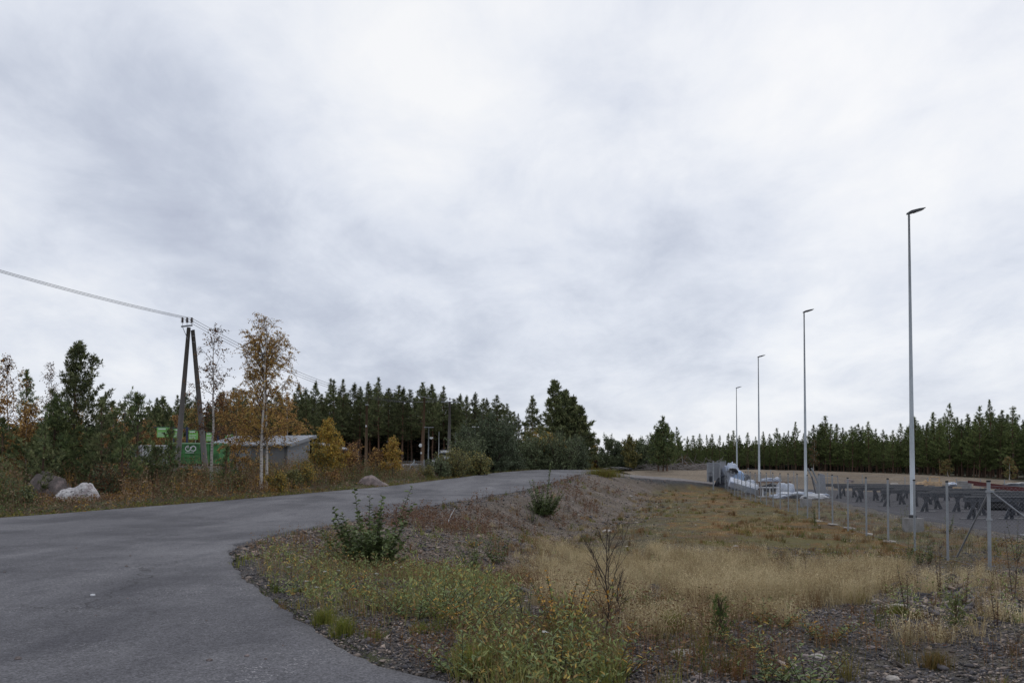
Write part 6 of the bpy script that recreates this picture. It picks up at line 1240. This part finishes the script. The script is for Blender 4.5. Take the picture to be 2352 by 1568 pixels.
for k, (a, b, t, u, lab) in enumerate(gsn):
    Y = 70.0; xa, xb = (a - 1176) / FPX * Y, (b - 1176) / FPX * Y; za, zc = hz(u, Y), hz(t, Y); o = tag(empty('sign_board', (xa, Y, za)), lab, 'sign board', 'green sign boards of the recycling yard'); w, h = xb - xa, zc - za
    MB().box((w / 2, 0, h / 2), (w, .05, h)).build('panel', M['green_light'], o); f = MB(); f.box((w * .42, -.032, h * .84), (w * .6, .012, .09)); f.box((w * .45, -.032, h * .46), (w * .76, .012, .035)); f.box((w * .38, -.032, h * .30), (w * .6, .012, .035)); f.box((w * .42, -.032, h * .16), (w * .70, .012, .035)); f.build('white_lines', M['white'], o)
    g0 = tz(xa, Y) - za; MB().box((w + .35, .08, (h + g0) / 2), (.14, .10, h + .3 - g0)).build('post', M['navy'], o); MB().box((w / 2 + .1, .07, h + .03), (w + .9, .05, .05)).build('top_rail', M['navy'], o)
# ------------------------------------------------------------------ boulders and stones
def rock(px, py, size, m_, label, seed, cat='boulder', name='boulder', amp=.28, sink=.15, Y=None, rz=0):
    p = P(px, py) if Y is None else at(px, Y); o = heap(name, p + Vector((0, 0, -sink * size[2])), size, M[m_], label, cat, seed, amp, 4, 'rock'); o.rotation_euler = (0, 0, rz); return o
b1 = at(215, 29.3); wr = tag(empty('boulder', b1), 'large pale granite boulder, low on the left and humped on the right, by the road', 'boulder')
def lump(cx, sx, sz, seed, cz=0.0): return heap('stone', (0, 0, 0), (sx, .62, sz), M['rock_pale'], None, None, seed, .22, 4, 'rock')
import bmesh
def double_rock(loc, parts, material, label, name='boulder'):
    """one continuous stone with humps: a height profile swept over an oval plan"""
    nu, nv = 60, 34; Q = []; s = parts['size']
    A, R = np.meshgrid(np.arange(nu) * 2 * np.pi / nu, 1 - np.arange(nv + 1) / nv); A, R = A.ravel(), R.ravel()
    X, Yy = np.cos(A) * R, np.sin(A) * R; prof = sum(h * np.exp(-np.abs((X - c) / w) ** 2.4) for c, w, h in parts['humps'])
    n3 = fbm(X * 2.0 + 5 + loc[0], Yy * 2.0 + 7, 61, 3) - .5; n4 = np.abs(fbm(X * 4 + 3, Yy * 4 + 1 + loc[0], 62, 3) - .5) * 2 - .3; e = 1 + .16 * (fbm(np.cos(A) * 1.5 + 9, np.sin(A) * 1.5 + 3, 66, 3) - .5) * 2
    W = np.column_stack([X * s[0] * e, Yy * s[1] * e, np.sqrt(np.clip(1 - R ** 3.0, 0, 1)) * prof * s[2] * (1 + .34 * n3 - .20 * n4) - .12])
    for j in range(nv):
        for i in range(nu): Q.append((j * nu + i, j * nu + (i + 1) % nu, (j + 1) * nu + (i + 1) % nu, (j + 1) * nu + i))
    o = mesh_np(name, W, Q[::1], material, smooth=True); o.location = loc; return tag(o, label, 'boulder')
for ob in [wr]: bpy.data.objects.remove(ob)
double_rock(at(181, 32.0), {'size': (.98, .65, .95), 'humps': [(-.55, .62, .62), (.45, .50, .82)]}, M['rock_pale'], 'large pale granite boulder, low on the left and humped on the right, by the road')
double_rock(at(114, 34.0), {'size': (1.05, .8, 1.15), 'humps': [(-.5, .6, .55), (.1, .6, .62), (.7, .4, .4)]}, M['rock_dark'], 'large brown grey boulder half behind the pale one at the left')
double_rock(at(857, 47), {'size': (.95, .6, .72), 'humps': [(-.4, .6, .85), (.5, .6, .45)]}, M['rock_pink'], 'pinkish boulder on the verge below the brown wooden pole')
double_rock(at(985, 60), {'size': (1.0, .7, .95), 'humps': [(-.5, .5, .7), (.5, .6, .95)]}, M['rock_pink'], 'greyish boulder half hidden by the shrub at the fence')
pxb = [(1568, 1503, .14, 'rock_white', 'flat whitish stone in the gravel right of the bottom centre'), (1380, 1512, .11, 'rock_white', 'rounded white stone below the leaning bare sapling'), (1635, 1547, .07, 'rock_white', 'small pale stone at the lower edge of the gravel'), (1300, 1497, .06, 'rock_pink', 'pinkish cobble by the orange birch sapling'),
       (1012, 1462, .05, 'rock_pink', 'pinkish cobble on the gravel above the bare patch'), (1120, 1502, .06, 'rock_pink', 'larger pinkish cobble among willow shoots'), (1193, 1395, .07, 'rock_white', 'round pale cobble left of the thin dark birch sapling'), (1205, 1382, .055, 'rock_white', 'small round pale cobble above the round one'), (2060, 1398, .20, 'rock_white', 'long flat pale stone in the gravel left of the scree'), (2118, 1395, .10, 'rock_white', 'pale cobble right of the long flat stone'),
       (1880, 1512, .10, 'rock_white', 'white stone beside fallen leaves near the bottom'), (1845, 1508, .09, 'rock_pink', 'reddish stone beside the white one near the bottom'), (2245, 1372, .09, 'rock_white', 'pale stone in the upper part of the scree'), (1600, 1560, .08, 'rock_pink', 'pinkish stone at the bottom edge'), (2000, 1490, .08, 'rock_pink', 'pinkish stone in the straw grass below the scree'), (2050, 1560, .08, 'rock_white', 'pale stone at the bottom edge right of the willow sprigs'),
       (1395, 1221, .30, 'rock_white', 'flat whitish stone on the floor of the hollow'), (1462, 1200, .13, 'rock_white', 'small white stone in the hollow'), (1315, 1152, .12, 'rock_white', 'white stone on the bank below the sapling bush'), (1303, 1163, .15, 'rock_pink', 'pinkish stone on the eroded bank'), (1330, 1182, .12, 'rock_white', 'whitish stone at the foot of the bank'), (1448, 1140, .25, 'rock_white', 'whitish stone at the far foot of the bank'), (1690, 1255, .14, 'rock_white', 'white stone on green moss'),
       (1385, 1205, .14, 'rock_pink', 'small stone by the flat whitish one'), (1270, 1205, .10, 'rock_pink', 'stone on the ribbed gravel slope'), (1110, 1180, .09, 'rock_pink', 'reddish stone on the stony bank'), (870, 1262, .06, 'rock_white', 'whitish stone on the gravel right of the big alder bush'), (930, 1253, .06, 'rock_white', 'pale stone right of the alder bush, higher up')]
for k, (px, py, s, m_, lab) in enumerate(pxb): rock(px, py, (s * .72, s * .55, s * .36), m_, lab, 200 + k, 'stone', 'stone', .3, .1)
for k, (px, Y, s, m_) in enumerate(((1797, 100, .7, 'rock_white'), (2052, 95, .55, 'rock_white'), (1950, 104, .6, 'rock_pink'), (1610, 118, 1.6, 'rock_pink'))):
    rock(px, 0, (s, s * .8, s * .6), m_, ['white stone at the edge of the young wood between the second and third lamps', 'whitish stone at the edge of the wood left of the nearest lamp', 'reddish stone pile at the edge of the wood', 'heap of pale rubble at the wood edge left of the gate'][k], 240 + k, 'stone', 'stone', .4, .1, Y=Y)
# pebbles and litter on the asphalt
peb = [(175, 1265, .035), (175, 1257, .02), (290, 1308, .045), (299, 1283, .035), (372, 1284, .02), (158, 1305, .018), (352, 1312, .02), (480, 1531, .04), (567, 1521, .035), (478, 1534, .02), (41, 1530, .045), (272, 1394, .018), (293, 1385, .02), (474, 1438, .02), (220, 1425, .02), (10, 1322, .03), (90, 1321, .02), (405, 1265, .02), (513, 1203, .03), (500, 1256, .018), (174, 1314, .02), (610, 1530, .02), (650, 1497, .02), (103, 1190 + 60, .02)]
for k, (px, py, s) in enumerate(peb):
    p = P(px, py); p.z = float(road_z(np.array(p.y))) ; o = heap('pebble', p + Vector((0, 0, s * .1)), (s * .6, s * .48, s * .42), M['rock_dark'] if k % 4 else M['rock_pink'], 'small dark pebble lying loose on the near asphalt', 'pebble', 260 + k, .4, 2, 'rough', group='pebbles on the near asphalt')
p = P(213, 1376); c = MB().tube([(0, 0, 0), (0, 0, .014)], [.028, .025], 18).build('bottle_cap', M['white'], None, bevel=.003); c.location = Vector((p.x, p.y, float(road_z(np.array(p.y))) + .001)); tag(c, 'white plastic bottle cap lying on the near asphalt', 'bottle cap')
def stick(px, py, L, r, m_, label, rz, pitch, name='stick'):
    p = P(px, py); d = Vector((math.cos(rz) * math.cos(pitch), math.sin(rz) * math.cos(pitch), math.sin(pitch))); o = MB().tube([Vector((0, 0, .02)), d * L * .5 + Vector((0, 0, .04)), d * L], [r, r, r * .7], 8).build(name, M[m_], None, smooth=True); o.location = p; tag(o, label, 'stick')
stick(1029, 1200, .55, .012, 'white', 'thin bleached white stick standing up on the stony bank', .4, 1.1)
stick(1340, 1462, .22, .022, 'deadwood', 'grey cut stump of a branch standing before the bare sapling', 1.0, 1.35)
stick(1050, 1245, .5, .015, 'deadwood', 'bleached stick lying on the bank below the green sprawling sapling', 5.4, .0)
stick(195, 1334, .12, .008, 'brownwood', 'short brown twig lying on the asphalt', .1, 0)
stick(1540, 1400, .6, .008, 'deadwood', 'thin pale stalk lying in straw grass', -.2, .05)
stick(2000, 1400, .5, .008, 'deadwood', 'thin white stalk lying in straw left of the long flat stone', .1, .05)
# brush pile of dead branches, dark asphalt crumbs at the road end
bp = []; 
g = np.random.default_rng(5); pb_ = at(1590, 112); n = 120
o = np.column_stack([g.normal(0, 2.6, n), g.normal(0, 1.2, n), g.uniform(.05, 1.0, n) * np.exp(-g.normal(0, 1, n) ** 2)]); dd = unit(np.column_stack([g.normal(0, 1, n), g.normal(0, .5, n), g.normal(0, .25, n)])); V, Q = tubes(curve4(o, dd, g.uniform(.8, 2.6, n), np.full(n, .05)), np.full((n, 4), .05) * np.array([1, .8, .6, .3]), 4)
bo = mesh_np('brush_pile', V, Q, M['deadwood']); bo.location = (at(1540, 112).x, 112, at(1540, 112).z); tag(bo, 'bleached pile of dead branches at the wood edge beyond the bare field', 'brush pile')
bo2 = bo.copy(); COL.objects.link(bo2); q = at(1605, 114); bo2.location = q; bo2.rotation_euler = (0, 0, 2.5); bo2['label'] = 'second pile of dead branches, just left of the gate'
a_ = at(1412, 80); cr_ = heap('asphalt_lumps', a_ + Vector((0, 0, .05)), (1.6, .6, .28), M['black'], 'low heap of broken dark asphalt at the end of the road', 'rubble', 91, .6, 4, 'rough')
pp = P(1385, 1093)
tuf = tree_obj('grass_clump', [('foliage', *(lambda r: (r[0], r[1], None, M['grass'], np.clip(r[2], 0, 1), False))(blades(np.column_stack([rng.normal(0, .75, 2600), rng.normal(0, .4, 2600), np.full(2600, -.1)]), rng.uniform(.35, .95, 2600), rng.uniform(.05, .6, 2600), .012, pick([lin(120, 122, 56), lin(96, 106, 48), lin(140, 128, 60), lin(110, 84, 56)], 2600))))], 'bushy green grass clump at the bend where the driveway leaves the road', 'grass clump', None, (pp.x, pp.y, pp.z))
for k, (px, py, h, n, lab) in enumerate(((745, 1432, .22, 420, 'green grass tuft on the asphalt edge, upper of the two big ones'), (790, 1458, .24, 460, 'larger green grass tuft on the asphalt edge below the upper one'), (860, 1470, .16, 220, 'small tuft right of the two big ones'), (1088, 1556, .30, 520, 'tall bright green grass tuft at the bottom edge'), (1245, 1550, .20, 260, 'brownish tuft right of the bright green one'), (1542, 1450, .26, 420, 'green tuft at the lower border of the straw grass'), (968, 1452, .14, 180, 'flat tuft above the bare gravel patch'), (2060, 1412, .18, 300, 'green tuft by the long flat stone'), (2105, 1420, .16, 240, 'brown green tuft under the scree'), (1625, 1440, .22, 300, 'dark brown tuft at the border of the straw grass'), (2150, 1535, .20, 320, 'brown tuft low at the right'))):
    p = P(px, py); r = blades(np.column_stack([rng.normal(0, .055, n), rng.normal(0, .055, n), np.full(n, -.02)]), h * rng.uniform(.45, 1.1, n), rng.uniform(.1, .9, n), .0045, pick([lin(120, 126, 58), lin(98, 108, 48), lin(138, 132, 66)] if k not in (4, 8, 9, 10) else [lin(128, 104, 66), lin(104, 96, 52)], n))
    tree_obj('grass_tuft', [('foliage', r[0], r[1], None, M['grass'], np.clip(r[2], 0, 1), False)], lab, 'grass tuft', 'grass tufts of the near corner', (p.x, p.y, p.z))
